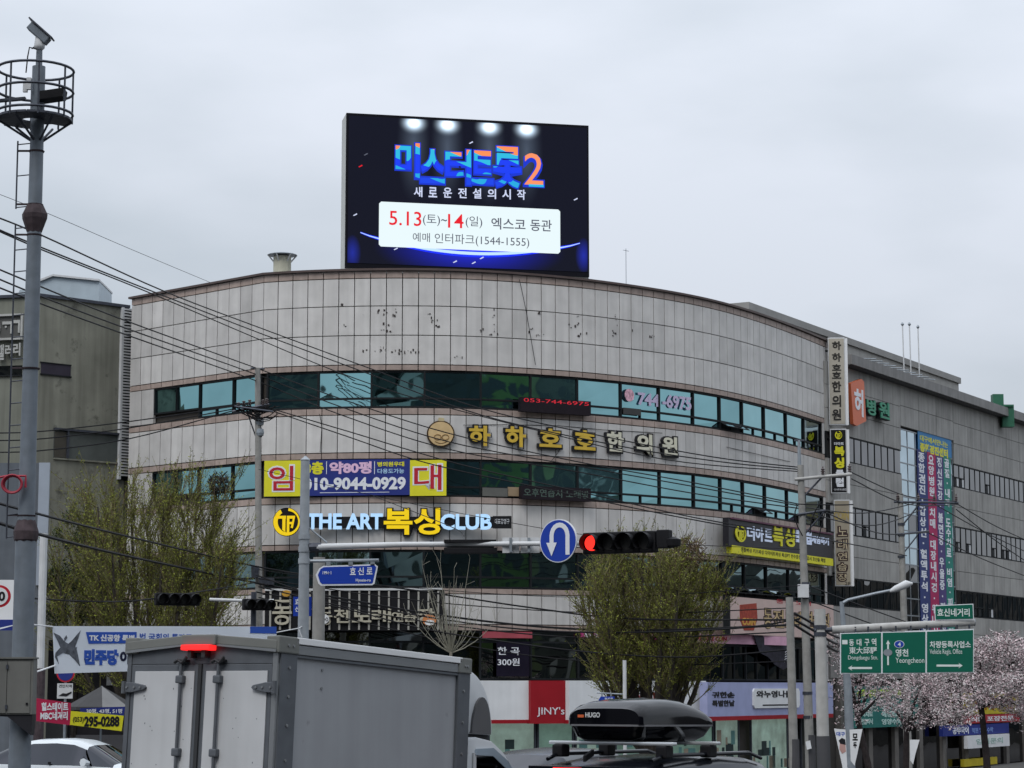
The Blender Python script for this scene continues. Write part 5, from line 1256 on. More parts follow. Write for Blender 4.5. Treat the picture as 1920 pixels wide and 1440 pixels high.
mb = MB(); mb.tube([s.w(*s.loc(99, 1175)[:1], 0) + Vector((0, 0, s.loc(99, 1175)[1])), at(60, 1171, 37), at(40, 1171, 36)], .012, 5); mb.tube([s.w(s.loc(103, 1248)[0], s.loc(103, 1248)[1]), at(62, 1262, 37), at(50, 1264, 36.2)], .014, 5)
mb.build('tie_rope', WHITE, s.o, world=True)
mb = MB(); mb.tube([s.w(*s.loc(518, 1186)), at(560, 1178, 41.8), at(571, 1172, 42)], .01, 4); mb.tube([at(560, 1180, 41.7), at(566, 1195, 41.7)], .012, 4); mb.build('tie_rope', OFFW, s.o, world=True)
s = Sign('flat_sale_banner', 'slanting red and yellow banner with phone number 295-0288 above the silver car', 'banner', at(68, 1330, 38), R(8), z0=0)
s.poly('red_field', [(68, 1309), (133, 1318), (133, 1360), (68, 1352)], mat('banner_red', (.42, .02, .07), var=.05), 0, .01); s.poly('yellow_field', [(133, 1333), (232, 1342), (228, 1371), (131, 1359)], YEL, -.004, .01)
s.text('힐스테이트', 78, 1317, 128, 1333, TEXTW, y=0, depth=.006, bold=.04); s.text('MBC네거리', 76, 1334, 127, 1350, TEXTW, y=0, depth=.006, bold=.04)
s.text('(053)', 137, 1344, 157, 1356, TEXTK, y=-.004, depth=.006); s.text('295-0288', 158, 1343, 224, 1363, TEXTK, y=-.004, depth=.006, bold=.05)
s.poly('blue_field', [(150, 1328), (235, 1325), (232, 1342), (150, 1335)], NAVY, .012, .02); s.text('30평, 43평, 51평', 162, 1329, 229, 1338, TEXTW, y=.012, depth=.004, bold=.02)
# dark storefront with parasol and notices
q = at(85, 1440, 76); kk = 76 / FPX
t = thing('dark_storefront', 'dark shopfront behind the banners at the lower left', 'shopfront', (q.x, q.y, BASEZ)); zz2 = lambda py: zpx(100, py, 76) - BASEZ
DK = mat('dark_shopfront', (.028, .026, .03), var=.2)
MB().box(0, 175 * kk, 0, 3, 0, zz2(1200)).build('wall', DK, t); MB().box(0, 40 * kk, -.1, 0, 0, zz2(1330)).build('side_pier', mat('pier_stone', (.1, .1, .1)), t); MB().box(110 * kk, 122 * kk, -.05, 0, zz2(1285), zz2(1262)).build('notice', OFFW, t)
MB().box(45 * kk, 170 * kk, -.08, 0, zz2(1420), zz2(1378)).build('counter_panel', mat('shop_panel', (.13, .13, .14)), t)
t = thing('parasol', 'dark grey parasol with pale panel in front of the dark shopfront', 'parasol', tuple(at(190, 1331, 66))); kk = 66 / FPX
n = 8
for i in range(n):
    a0, a1 = i * 2 * math.pi / n + .2, (i + 1) * 2 * math.pi / n + .2; r = 66 * kk
    MB().add([(0, 0, 44 * kk), (r * math.cos(a0), r * math.sin(a0), 6 * kk), (r * math.cos(a1), r * math.sin(a1), 6 * kk), (r * math.cos(a1), r * math.sin(a1), 0), (r * math.cos(a0), r * math.sin(a0), 0)], [(0, 1, 2), (1, 4, 3, 2)]).build('panel', mat('parasol_pale', (.16, .16, .16)) if i == 6 else mat('parasol_grey', (.05, .05, .052), rough=.8), t)
MB().tube([(0, 0, -2), (0, 0, 44 * kk)], .03, 8).build('pole', GALV, t)
q = at(123, 1262, 64); t = thing('round_parking_sign', 'round blue notice with red rim below the white banner', 'sign', tuple(q)); kk = 64 / FPX
MB().prism_y(disc_poly(0, 0, 17 * kk, 17 * kk), 0, .02).build('rim', REDL, t); MB().prism_y(disc_poly(0, 0, 14 * kk, 14 * kk), -.01, 0).build('face', NAVY, t); text(t, '견인지역', -9 * kk, 0, 18 * kk, 4 * kk, TEXTW, y=-.01, depth=.004)
MB().box(-15 * kk, 14 * kk, 0, .02, -47 * kk, -19 * kk).build('notice_board', OFFW, t); text(t, '견인지역', -12 * kk, -27 * kk, 24 * kk, 6 * kk, TEXTK, y=0, depth=.004, bold=.02)
MB().prism_y([(-12 * kk, -42 * kk), (-4 * kk, -37 * kk), (2 * kk, -38 * kk), (12 * kk, -34 * kk), (12 * kk, -37 * kk), (3 * kk, -43 * kk)], -.01, 0).build('tow_pictogram', TEXTK, t); MB().tube([(0, .05, -3.5), (0, .05, .2)], .035, 8).build('post', GALV, t)

# ---- flag banners on the lamp pole
def flag(label, pts, pic):
    q = at(pts[0][0], pts[0][1], 64); t = thing('pole_flag', label, 'flag banner', tuple(q)); kk = 64 / FPX
    f = lambda px, py: ((px - pts[0][0]) * kk, -(py - pts[0][1]) * kk)
    MB().prism_y([f(*p) for p in pts], 0, .02).build('cloth', WHITE, t); pic(t, f); return t
def pic1(t, f):
    MB().prism_y([f(1572, 1388), f(1578, 1383), f(1584, 1386), f(1585, 1396), f(1575, 1394)], -.01, 0).build('hair_print', TEXTK, t); MB().prism_y([f(1574, 1392), f(1584, 1392), f(1585, 1408), f(1578, 1412), f(1573, 1404)], -.008, 0).build('face_print', mat('skin_print', (.5, .3, .27), var=.1), t)
    (x0, z1), (x1, z0) = f(1568, 1372), f(1584, 1380); text(t, '대구', x0, z0, x1 - x0, z1 - z0, PB2, y=0, depth=.004, bold=.03)
def pic2(t, f):
    for ch, a_, b_, c_, d_ in (('모', 1598, 1375, 1608, 1388), ('두', 1599, 1391, 1606, 1402)): (x0, z1), (x1, z0) = f(a_, b_), f(c_, d_); text(t, ch, x0, z0, x1 - x0, z1 - z0, TEXTK, y=0, depth=.004, bold=.05)
flag('tapering white flag banner with a portrait print left of the lamp pole', [(1564, 1366), (1585, 1368), (1587, 1438), (1580, 1445), (1573, 1410)], pic1)
flag('tapering white flag banner with bold dark print right of the lamp pole', [(1593, 1368), (1617, 1367), (1607, 1410), (1601, 1434), (1594, 1425)], pic2)
flag('pale blue tapering flag banner by the distant utility pole', [(1706, 1387), (1724, 1387), (1716, 1412), (1711, 1432), (1706, 1425)], lambda t, f: None)

# ------------------------------------------------------------------ overhead cables
def cable(label, pts, r=.02, group=None):
    P_ = [at(px, py, Y) for px, py, Y in pts]; o_ = []
    for i in range(len(P_) - 1):
        p0, p1, p2, p3 = P_[max(i - 1, 0)], P_[i], P_[i + 1], P_[min(i + 2, len(P_) - 1)]
        n_ = 7
        for j in range(n_): u = j / n_; o_.append(.5 * ((2 * p1) + (p2 - p0) * u + (2 * p0 - 5 * p1 + 4 * p2 - p3) * u * u + (p3 - p0 + 3 * p1 - 3 * p2) * u ** 3))
    o_.append(P_[-1]); o = MB().tube(o_, r, 5).build('overhead_cable', CABLE, None, smooth=True)
    return props(o, label, 'cable', group)
G1 = 'three upper overhead cables sweeping down across the facade'
cable('topmost of three upper cables sweeping from the left edge down to the right pole', [(-40, 395, 46), (75, 440, 50), (305, 545, 62), (480, 612, 79), (697, 692, 78), (902, 766, 76), (1150, 822, 74), (1345, 858, 72), (1497, 876, 70)], group=G1)
cable('middle of three upper cables sweeping from the left edge down to the right pole', [(-40, 414, 46), (75, 463, 50), (290, 548, 62), (480, 622, 79), (697, 703, 78), (902, 778, 76), (1150, 834, 74), (1345, 865, 72), (1497, 880, 70)], group=G1)
cable('lowest of three upper cables sweeping from the left edge down to the right pole', [(-40, 416, 46), (75, 467, 50), (290, 553, 62), (480, 634, 79), (640, 700, 78), (790, 750, 77), (1000, 805, 75), (1250, 862, 73), (1497, 884, 70)], .018, G1)
G2 = 'three lower overhead cables from the left edge to the right pole'
cable('topmost of the three cables passing just above the tangled crossarm', [(-40, 489, 46), (75, 537, 50), (240, 603, 60), (480, 690, 79), (640, 748, 78), (840, 812, 77), (1080, 865, 75), (1300, 905, 72), (1497, 945, 70)], group=G2)
cable('middle of the three cables passing just above the tangled crossarm', [(-40, 507, 46), (75, 555, 50), (240, 617, 60), (480, 702, 79), (640, 763, 78), (840, 828, 77), (1080, 873, 75), (1300, 912, 72), (1497, 948, 70)], group=G2)
cable('lowest of the three cables passing just above the tangled crossarm', [(-40, 524, 46), (75, 569, 50), (240, 629, 60), (480, 714, 79), (640, 778, 78), (840, 842, 77), (1080, 884, 75), (1300, 925, 72), (1497, 953, 70)], group=G2)
G3 = 'cables from the tangled crossarm to the left edge'
for i, (y0, ym, y1) in enumerate(((812, 790, 762), (826, 802, 767), (848, 822, 770))):
    cable(['top', 'middle', 'bottom'][i] + ' one of three cables running left from the tangled crossarm', [(-30, y0, 70), (75, y0 - 3, 72), (245, ym, 75), (437, y1, 79)], .02, G3)
G4 = 'cables from the tangled crossarm rightwards'
cable('upper cable running right and down from the tangled crossarm', [(515, 768, 79), (650, 808, 78), (860, 870, 76), (1100, 925, 75), (1300, 970, 74), (1497, 1003, 70)], .02, G4)
cable('lower cable running right and down from the tangled crossarm', [(515, 772, 79), (650, 818, 78), (800, 868, 77), (1000, 912, 76), (1250, 965, 74), (1497, 1010, 70)], .02, G4)
cable('heavy telecom cable crossing in front of the left tree', [(-30, 936, 40), (65, 962, 44), (240, 1006, 60), (480, 1062, 78), (640, 1088, 76), (800, 1110, 76), (1000, 1140, 75), (1180, 1160, 72), (1480, 1162, 66)], .028, 'heavy telecom cables')
cable('thickest telecom cable sagging below the tree and slatted sign', [(-30, 972, 40), (65, 1000, 44), (240, 1043, 60), (480, 1093, 78), (640, 1122, 76), (800, 1150, 76), (1000, 1174, 75), (1200, 1182, 72), (1480, 1172, 66)], .036, 'heavy telecom cables')
cable('second thick telecom cable running beneath the thickest one', [(480, 1078, 78), (600, 1118, 76), (760, 1150, 76), (960, 1178, 75), (1150, 1186, 72), (1380, 1178, 68), (1500, 1160, 66)], .026, 'heavy telecom cables')
cable('cable crossing low before the song-price windows', [(480, 1110, 78), (640, 1140, 76), (800, 1180, 75), (960, 1205, 74), (1130, 1225, 72), (1300, 1232, 70), (1480, 1218, 66)], .024, 'heavy telecom cables')
cable('dark cable from the lower left corner through the far traffic lights', [(60, 1122, 55), (180, 1128, 57), (292, 1122, 58), (480, 1092, 78)], .02)
cable('thin lone cable high against the sky at the upper left', [(-20, 357, 60), (94, 402, 62), (240, 465, 68), (395, 530, 80)], .008)
cable('thin slanting wire in front of the teal windows toward the blue lettering', [(700, 930, 79), (840, 985, 60), (870, 1005, 45)], .012)
G5 = 'cables on the right side before the hospital'
for i, (p0, p1, p2) in enumerate((((1597, 886), (1700, 930), (1793, 940)), ((1597, 898), (1700, 945), (1795, 946)), ((1500, 950), (1620, 962), (1722, 942)), ((1500, 958), (1640, 985), (1752, 944)),
                             ((1546, 960), (1650, 1000), (1742, 998)), ((1510, 1005), (1620, 1025), (1700, 1042)))):
    cable(['uppermost', 'second', 'third', 'fourth', 'fifth', 'lowest'][i] + ' of six cables linking the tall pole to the distant hospital pole', [(*p0, 70), (*p1, 80), (*p2, 92)], .02, G5)
for i, (p0, p1) in enumerate((((1795, 945), (1935, 1018)), ((1752, 945), (1935, 1040)), ((1793, 955), (1935, 1060)), ((1742, 1000), (1935, 1085)))):
    cable(['first', 'second', 'third', 'fourth'][i] + ' cable from the top leaving the distant pole to the right frame edge', [(*p0, 92), ((p0[0] + p1[0]) / 2, (p0[1] + p1[1]) / 2 + 4, 98), (*p1, 108)], .022, G5)
for i, (ya, yb_, yc) in enumerate(((1150, 1195, 1215), (1162, 1208, 1228), (1172, 1222, 1246))):
    cable(['upper', 'middle', 'lower'][i] + ' bundle of dark cables behind the white gantry pole', [(1490, ya, 66), (1530, (ya + yb_) / 2, 68), (1570, yb_, 72), (1640, yc, 80)], .04, 'bundled cables by the gantry')

G6 = 'thin cables strung low across the facade between the poles'
for i, (a_, m1_, m2_, b_) in enumerate((((485, 1085), (800, 1128), (1150, 1150), (1480, 1140)), ((485, 1100), (760, 1160), (1100, 1196), (1480, 1185)), ((485, 1068), (700, 1096), (1100, 1120), (1500, 1098)), ((485, 880), (800, 950), (1150, 1010), (1500, 1030)), ((485, 1120), (900, 1215), (1200, 1245), (1480, 1240)))):
    cable(['cable just above the slatted sign', 'cable across the middle of the slatted sign', 'thin cable along the second-floor sill line', 'thin cable crossing the boxing club lettering', 'lowest thin cable before the song-price window'][i], [(*a_, 78), (*m1_, 76), (*m2_, 74), (*b_, 68)], (.018, .022, .012, .010, .018)[i], G6)
for i, (a_, b_) in enumerate((((1520, 1100), (1935, 1235)), ((1515, 1125), (1935, 1262)))):
    cable(['upper', 'lower'][i] + ' cable passing from the tall pole behind the green sign to the right edge', [(*a_, 70), ((a_[0] + b_[0]) / 2, (a_[1] + b_[1]) / 2 + 8, 76), (*b_, 84)], .02, 'cables behind the green sign')

# ------------------------------------------------------------------ trees
BARK = mat('grey_brown_bark', (.048, .041, .035), rough=.9, var=.25, vs=9, bump=.3, bs=30)
TWIG = mat('olive_twig', (.13, .12, .058), rough=.85, var=.25, vs=3)
TWIGR = mat('reddish_twig', (.13, .09, .055), rough=.85, var=.25, vs=4)
BUD = mat('olive_bud', (.145, .165, .026), rough=.8, var=.35, vs=1.6)
BUDL = mat('yellow_green_bud', (.24, .26, .04), rough=.8, var=.3, vs=2)
def curve_pts(a, b, bend, n=4):
    m = (a + b) / 2 + bend
    return [a * (1 - u) ** 2 + m * 2 * u * (1 - u) + b * u * u for u in [i / n for i in range(n + 1)]]
def rv(rg, s): return Vector((rg.uniform(-s, s), rg.uniform(-s, s), rg.uniform(-s, s)))
def quads(mb, p, size, rg, mi=0):
    d1 = rv(rg, 1).normalized(); d2 = d1.cross(rv(rg, 1)).normalized(); s = size * rg.uniform(.5, 1.2)
    mb.add([p - d1 * s - d2 * s * .3, p + d2 * s * .4, p + d1 * s, p - d2 * s * .4], [(0, 1, 2, 3)], mi)
def broom_tree(name, label, px, Y, hw, h, fork, seed, nst=14, nsec=13, ntw=7, buds=9, env=None, bsize=.045, tw_m=None, base_r=.28, ulow=.16, rk=1.0):
    rg = random.Random(seed); q = at(px, 1440, Y); g_ = ground_z(Y); t = thing(name, label, 'tree', (q.x, Y, g_))
    top = Vector((0, 0, fork)); MB().tube([(0, 0, 0), (0.02, 0, fork * .6), (0, 0, fork + .1)], [base_r * 1.15, base_r, base_r * .9], 12).build('trunk', BARK, t, smooth=True)
    tw = MB(); bd = MB()
    for i in range(nst):
        a_ = 2 * math.pi * (i + rg.random() * .6) / nst; rr_ = hw * math.sqrt((i % 4 + .6) / 4.2) * rg.uniform(.85, 1.0)
        e = Vector((rr_ * math.cos(a_), rr_ * math.sin(a_) * .9, h * (1 - .22 * (rr_ / hw) ** 2) * rg.uniform(.86, 1)))
        if env: e = env(e)
        st = curve_pts(top + Vector((math.cos(a_), math.sin(a_), 0)) * base_r * .5, e, Vector((e.x * (.16 + .2 * rr_ / hw), e.y * .3, -.10 * h * rr_ / hw)), 7)
        r0 = base_r * rg.uniform(.25, .46) * rk; MB().tube(st, [r0 * (1 - .85 * j / 7) for j in range(8)], 7).build('branch', BARK, t, smooth=True)
        for s_ in range(nsec):
            u = ulow + (1 - ulow) * (s_ + rg.random()) / nsec; j = min(int(u * 7), 6); p = st[j].lerp(st[j + 1], u * 7 - j); d = (st[j + 1] - st[j]).normalized()
            dd = (d * rg.uniform(.7, 1.3) + rv(rg, .75) + Vector((0, 0, .45)) + Vector((p.x, p.y, 0)).normalized() * .15).normalized(); L2 = rg.uniform(.5, 1.25) * (1.15 - .35 * u) * h / 6
            pe = p + dd * L2; pe.z = min(pe.z, h * 1.02 + g_ * 0)
            sp = curve_pts(p, pe, rv(rg, .08), 3); tw.tube(sp, [.022, .017, .012, .006], 4, False)
            for k_ in range(ntw):
                v_ = rg.uniform(.1, 1) * 3; jj = min(int(v_), 2); p2 = sp[jj].lerp(sp[jj + 1], v_ - jj)
                d2 = (dd + rv(rg, .75) + Vector((0, 0, .35))).normalized(); L3 = rg.uniform(.25, .7) * h / 7
                te = p2 + d2 * L3; tp = curve_pts(p2, te, rv(rg, .05), 2); tw.tube(tp, [.010, .007, .004], 3, False, mi=1 if rg.random() < .25 else 0)
                for b_ in range(buds):
                    w_ = rg.random(); quads(bd, p2.lerp(te, w_) + rv(rg, .05), bsize, rg, 1 if rg.random() < .35 else 0)
    tw.build('twigs', [tw_m or TWIG, TWIGR], t, kind='stuff'); bd.build('buds', [BUD, BUDL], t, kind='stuff'); return t
T1 = broom_tree('bushy_street_tree', 'large budding street tree with many upright stems behind the white banner at left', 285, 74, 3.6, 10.7, 1.9, 3, nst=22, nsec=26, ntw=11, buds=11, bsize=.040, base_r=.30, ulow=.30, rk=1.25)
T2 = broom_tree('bushy_street_tree', 'dense broom-shaped budding tree behind the traffic light in front of the white fascia', 1224, 73, 2.5, 8.5, 1.7, 21, nst=24, nsec=24, ntw=11, buds=10, bsize=.036, base_r=.34, ulow=.34, rk=1.1)
def nest(label, px, py, Y, r, m):
    rg = random.Random(int(px)); q = at(px, py, Y); mb = MB()
    for i in range(330):
        a_ = rv(rg, 1).normalized() * r * rg.uniform(.55, 1.0); b_ = a_ + rv(rg, .5) * r; mb.tube([a_, b_], .012, 3, False)
    t = thing('bird_nest', label, 'nest', tuple(q)); mb.build('twigs', m, t, kind='stuff')
nest('dark round nest of twigs high in the left tree', 410, 908, 74, .36, BARK); nest('brownish twig nest at the top of the bushy tree by the traffic light', 1290, 1040, 73, .55, TWIGR)
# low dark evergreen at far left
def evergreen(label, px, py0, py1, w, Y, seed):
    rg = random.Random(seed); q = at(px, py1, Y); g_ = ground_z(Y); z0, z1 = zpx(px, py1, Y) - g_, zpx(px, py0, Y) - g_; t = thing('evergreen_tree', label, 'tree', (q.x, Y, g_)); mb = MB(); k_ = Y / FPX
    MB().tube([(0, 0, 0), (.05, 0, z0 + .3)], [.14, .09], 8).build('trunk', BARK, t)
    for i in range(7): a_ = rg.uniform(0, 6.28); MB().tube([(0, 0, z0), (math.cos(a_) * w * .5 * k_, math.sin(a_) * .4, (z0 + z1) / 2 + rg.uniform(-.3, .6))], [.05, .02], 5).build('branch', BARK, t)
    cl = [(Vector((rg.uniform(-w, w) * k_, rg.uniform(-.9, .9), rg.uniform(z0, z1))), rg.uniform(.25, .5)) for _ in range(36)]
    for c_, r in cl:
        for j in range(210): p = c_ + rv(rg, 1).normalized() * r * rg.random() ** .4; quads(mb, p, .055, rg, 0 if rg.random() < .7 else 1)
    mb.build('foliage', [mat('dark_leaf', (.035, .05, .018), rough=.7, var=.35, vs=3), mat('mid_leaf', (.065, .08, .025), rough=.7, var=.3)], t, kind='stuff')
evergreen('low dark green tree right of the camera pole above the white banner', 142, 1075, 1172, 62, 76, 4)
evergreen('taller olive-green tree mass behind the dark low tree at the left edge of the facade', 150, 950, 1110, 55, 79, 9)
# small bare sapling
q = at(843, 1440, 75); g_ = ground_z(75); t = thing('bare_sapling', 'small bare pale-twigged sapling above the truck roof', 'tree', (q.x, 75, g_)); kk = 75 / FPX; rg = random.Random(2)
zf = zpx(843, 1222, 75) - g_; MB().tube([(0, 0, 0), (.03, 0, zf)], [.09, .05], 8).build('trunk', mat('pale_bark', (.24, .22, .18), var=.2), t); mb = MB()
PBK = mat('pale_twig', (.26, .25, .20), var=.15)
for i in range(26):
    a_ = rg.uniform(0, 6.28); e = Vector((math.cos(a_) * rg.uniform(.2, 1.25), math.sin(a_) * .6, zf + rg.uniform(.6, 3.1)))
    if i < 8: e = Vector(((i - 3.5) * .42, rg.uniform(-.3, .3), zf + 1.0 + rg.uniform(-.2, .5) + (.9 if 2 < i < 5 else 0)))
    st = curve_pts(Vector((0.03, 0, zf - .05)), e, Vector((e.x * .1, 0, -.3)), 4); mb.tube(st, [.024, .018, .013, .009, .005], 4, False)
    for s_ in range(5): p = st[rg.randrange(1, 5)]; mb.tube([p, p + Vector((rg.uniform(-.3, .3), rg.uniform(-.2, .2), rg.uniform(.1, .6)))], .005, 3, False)
mb.build('twigs', PBK, t, kind='stuff')
# blossoming cherry trees
PET = mat('pale_pink_blossom', (.62, .49, .51), rough=.8, var=.2, vs=3); PETW = mat('white_blossom', (.64, .61, .60), rough=.8, var=.12); CBK = mat('cherry_bark', (.035, .028, .028), rough=.85, var=.3, vs=8)
def cherry(label, bpx, Y, clumps, lean, seed, fpy, n=150):
    rg = random.Random(seed); q = at(bpx, 1440, Y); g_ = ground_z(Y); t = thing('cherry_tree', label, 'tree', (q.x, Y, g_)); f = lambda px, py, y=0: (lambda q_: Vector((q_.x - q.x, y, q_.z - g_)))(at(px, py, Y))
    fk = f(bpx + lean, fpy); MB().tube([(0, 0, 0), fk * .5 + Vector((.05, 0, 0)), fk], [.13, .11, .09], 9).build('trunk', CBK, t, smooth=True)
    fl = MB(); tw = MB()
    for (cx_, cy_, w_, h_) in clumps:
        c_ = f(cx_, cy_, rg.uniform(-.9, .9)); st = curve_pts(fk, c_, Vector((0, 0, rg.uniform(-.2, .5))), 5); MB().tube(st, [.085, .065, .05, .04, .03, .015], 6).build('branch', CBK, t, smooth=True)
        kx_ = Y / FPX
        for i in range(int(n * w_ * h_ / 1150)):
            p = c_ + Vector((rg.gauss(0, .5) * w_ * kx_, rg.gauss(0, .6), rg.gauss(0, .5) * h_ * kx_)); o2 = p + Vector((rg.uniform(.2, .6) * rg.choice((-1, 1)), rg.uniform(-.2, .2), rg.uniform(.05, .3)))
            tw.tube([p, o2], .007, 3, False)
            for j in range(24): quads(fl, p.lerp(o2, rg.random()) + rv(rg, .06), .042, rg, 0 if rg.random() < .6 else 1)
    tw.build('twigs', CBK, t, kind='stuff'); fl.build('blossom', [PET, PETW], t, kind='stuff')
cherry('blossoming cherry tree left of the direction sign behind the gantry pole', 1640, 73, [(1575, 1225, 24, 34), (1590, 1290, 30, 30), (1612, 1240, 26, 34), (1635, 1278, 34, 18), (1590, 1335, 22, 22), (1655, 1300, 26, 26)], -32, 1, 1345, 44)
cherry('blossoming cherry tree under the right part of the direction sign', 1690, 76, [(1668, 1322, 30, 22), (1700, 1300, 30, 26), (1730, 1280, 34, 22), (1745, 1310, 34, 26), (1712, 1345, 30, 22), (1762, 1340, 24, 24), (1770, 1290, 26, 30)], 10, 5, 1370, 80)
cherry('largest blossoming cherry tree at the right edge of the picture', 1852, 70, [(1845, 1228, 34, 26), (1880, 1215, 34, 22), (1915, 1235, 32, 34), (1860, 1270, 40, 26), (1900, 1290, 36, 26), (1835, 1295, 30, 22), (1812, 1320, 24, 20), (1925, 1330, 26, 30), (1880, 1325, 26, 14), (1790, 1345, 24, 18)], -12, 6, 1325, 120)

# ------------------------------------------------------------------ vehicles
def tf(o): return PM[o]
TYRE = mat('tyre_rubber', (.02, .02, .02), rough=.9); RIM = mat('wheel_rim', (.35, .36, .37), rough=.35, metal=.8)
def wheel(t, x, y, r=.33, w=.2):
    s_ = 1 if y > 0 else -1
    o = MB().tube([(x, y - s_ * w, r), (x, y - s_ * w * .1, r), (x, y, r)], [r, r, r * .92], 22).build('wheel', TYRE, t, smooth=True)
    MB().tube([(x, y - s_ * .02, r), (x, y + s_ * .012, r)], [r * .62, r * .55], 14).build('rim', RIM, o)
# box truck
TH = R(33.4); Wt, Lt, Ht = 1.75, 2.9, 2.6; eul = (0, .058, R(90) - TH)
from mathutils import Euler
Mr = Euler(eul).to_matrix(); Rw = at(527, 1196, 20.05); O_ = Rw - Mr @ Vector((0, -Wt / 2, Ht))
t = thing('box_truck', 'light grey box truck seen from behind with lit red lamp on its roof edge', 'truck', tuple(O_), rot=eul)
TP = mat('truck_panel_grey', (.53, .54, .555), rough=.42, var=.07, vs=1.5, streak=.10, dirt=((.27, .26, .245), 4.5, .66)); TPS = mat('truck_panel_shaded', (.33, .34, .36), rough=.42, var=.07, vs=1.2, streak=.10, dirt=((.20, .20, .20), 3.5, .68))  # side grey set darker than the rear: its shade is put into the colour
TF = mat('truck_frame_grey', (.115, .125, .14), rough=.5, metal=.2, var=.1, vs=6); TA = mat('truck_aluminium_rail', (.24, .25, .26), rough=.38, metal=.5, var=.08); TD = mat('truck_seal', (.04, .042, .045), rough=.7)
hw = Wt / 2; zb_ = .78
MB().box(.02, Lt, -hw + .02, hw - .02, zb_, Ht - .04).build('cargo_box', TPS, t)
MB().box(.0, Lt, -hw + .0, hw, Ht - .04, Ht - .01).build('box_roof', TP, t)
# right side frame
MB().box(.0, .23, -hw - .012, -hw + .05, zb_, Ht - .10).build('corner_post', TF, t, bevel=.008); MB().box(Lt - .19, Lt + .01, -hw - .012, -hw + .05, zb_, Ht - .10).build('corner_post', TF, t, bevel=.008)
MB().box(-.0, .23, hw - .05, hw + .012, zb_, Ht - .1).box(Lt - .19, Lt + .01, hw - .05, hw + .012, zb_, Ht - .1).build('left_posts', TF, t)
MB().box(.2, Lt - .15, -hw - .025, -hw + .06, Ht - .04, Ht + .018).build('top_rail', mat('rail_white', (.78, .79, .80), rough=.35, var=.05), t, bevel=.006)
MB().box(.2, Lt - .15, -hw - .012, -hw + .05, Ht - .13, Ht - .048).build('side_rail', TA, t, bevel=.006); MB().box(.2, Lt - .15, -hw - .006, -hw + .05, Ht - .155, Ht - .135).build('trim_strip', TF, t)
MB().box(.0, Lt, hw - .05, hw + .02, Ht - .12, Ht + .01).build('side_rail', TA, t); MB().box(.0, Lt, -hw - .015, -hw + .02, zb_ - .1, zb_).build('sill_rail', TA, t)
CAPM = mat('corner_cap_grey', (.17, .175, .165), rough=.5, var=.1)
for x0_, x1_ in ((-.05, .235), (Lt - .2, Lt + .015)): MB().box(x0_, x1_, -hw - .025, -hw + .12, Ht - .13, Ht + .018).build('corner_cap', CAPM, t, bevel=.012)
MB().box(-.05, .2, hw - .12, hw + .025, Ht - .13, Ht + .018).build('corner_cap', CAPM, t, bevel=.012)
mb = MB()
for x_, zz_ in [(.12, 2.35), (.12, 2.1), (.12, 1.85), (.12, 1.55), (.12, 1.3), (.12, 1.05), (Lt - .1, 2.3), (Lt - .1, 2.0), (Lt - .1, 1.7), (Lt - .1, 1.4), (.08, Ht - .06), (.15, Ht - .06), (.62, 2.36), (.62, 2.2), (Lt - .1, Ht - .06), (Lt - .06, Ht - .06)]:
    mb.tube([(x_, -hw - .012 if x_ < .3 or x_ > 2 else -hw + .018, zz_), (x_, (-hw - .022 if zz_ < Ht - .1 else -hw - .034) if x_ < .3 or x_ > 2 else -hw + .012, zz_)], .013, 8)
mb.build('rivets', TA, t)
# rear frame and doors (rear faces -x)
MB().box(-.03, .02, -hw, -hw + .055, zb_, Ht - .12).build('door_post', TA, t, bevel=.006); MB().box(-.03, .02, hw - .05, hw, zb_, Ht - .12).build('door_post', TF, t, bevel=.006)
def yz_prism(mb, poly, x0, x1, mi=0):
    n = len(poly); area = sum(poly[i][0] * poly[(i + 1) % n][1] - poly[(i + 1) % n][0] * poly[i][1] for i in range(n))
    if area < 0: poly = poly[::-1]
    vs = [(x0, y, z) for y, z in poly] + [(x1, y, z) for y, z in poly]
    return mb.add(vs, [list(range(n - 1, -1, -1)), list(range(n, 2 * n))] + [[i, (i + 1) % n, (i + 1) % n + n, i + n] for i in range(n)], mi)
yz_prism(MB(), [(-hw, Ht - .02), (-hw, Ht - .10), (-.19, Ht - .05), (.19, Ht - .05), (hw, Ht - .10), (hw, Ht - .02), (.19, Ht + .03), (-.19, Ht + .03)], -.055, .02).build('rear_header', CAPM, t, bevel=.008)
yz_prism(MB(), [(-hw, Ht - .10), (-hw, Ht - .125), (-.19, Ht - .066), (-.19, Ht - .05)], -.062, .0).build('header_trim', TA, t); yz_prism(MB(), [(hw, Ht - .10), (hw, Ht - .125), (.19, Ht - .066), (.19, Ht - .05)], -.062, .0).build('header_trim', TA, t)
MB().box(-.02, .02, -hw, hw, Ht - .22, Ht - .05).build('header_board', TF, t)
MB().box(-.085, 0, -.2, .2, Ht - .06, Ht + .035).build('lamp_mount', CAPM, t, bevel=.012)
MB().box(-.125, -.02, -.165, .165, Ht - .105, Ht - .058).build('high_brake_lamp', mat('lit_red_lamp', (.6, .02, .02), emit=1.3, var=0, emc=(1, .02, .02)), t, bevel=.008); MB().box(-.10, 0, -.10, -.06, Ht - .17, Ht - .1).box(-.10, 0, .06, .10, Ht - .17, Ht - .1).box(-.07, 0, -.10, .1, Ht - .125, Ht - .1).build('lamp_bracket', TD, t)
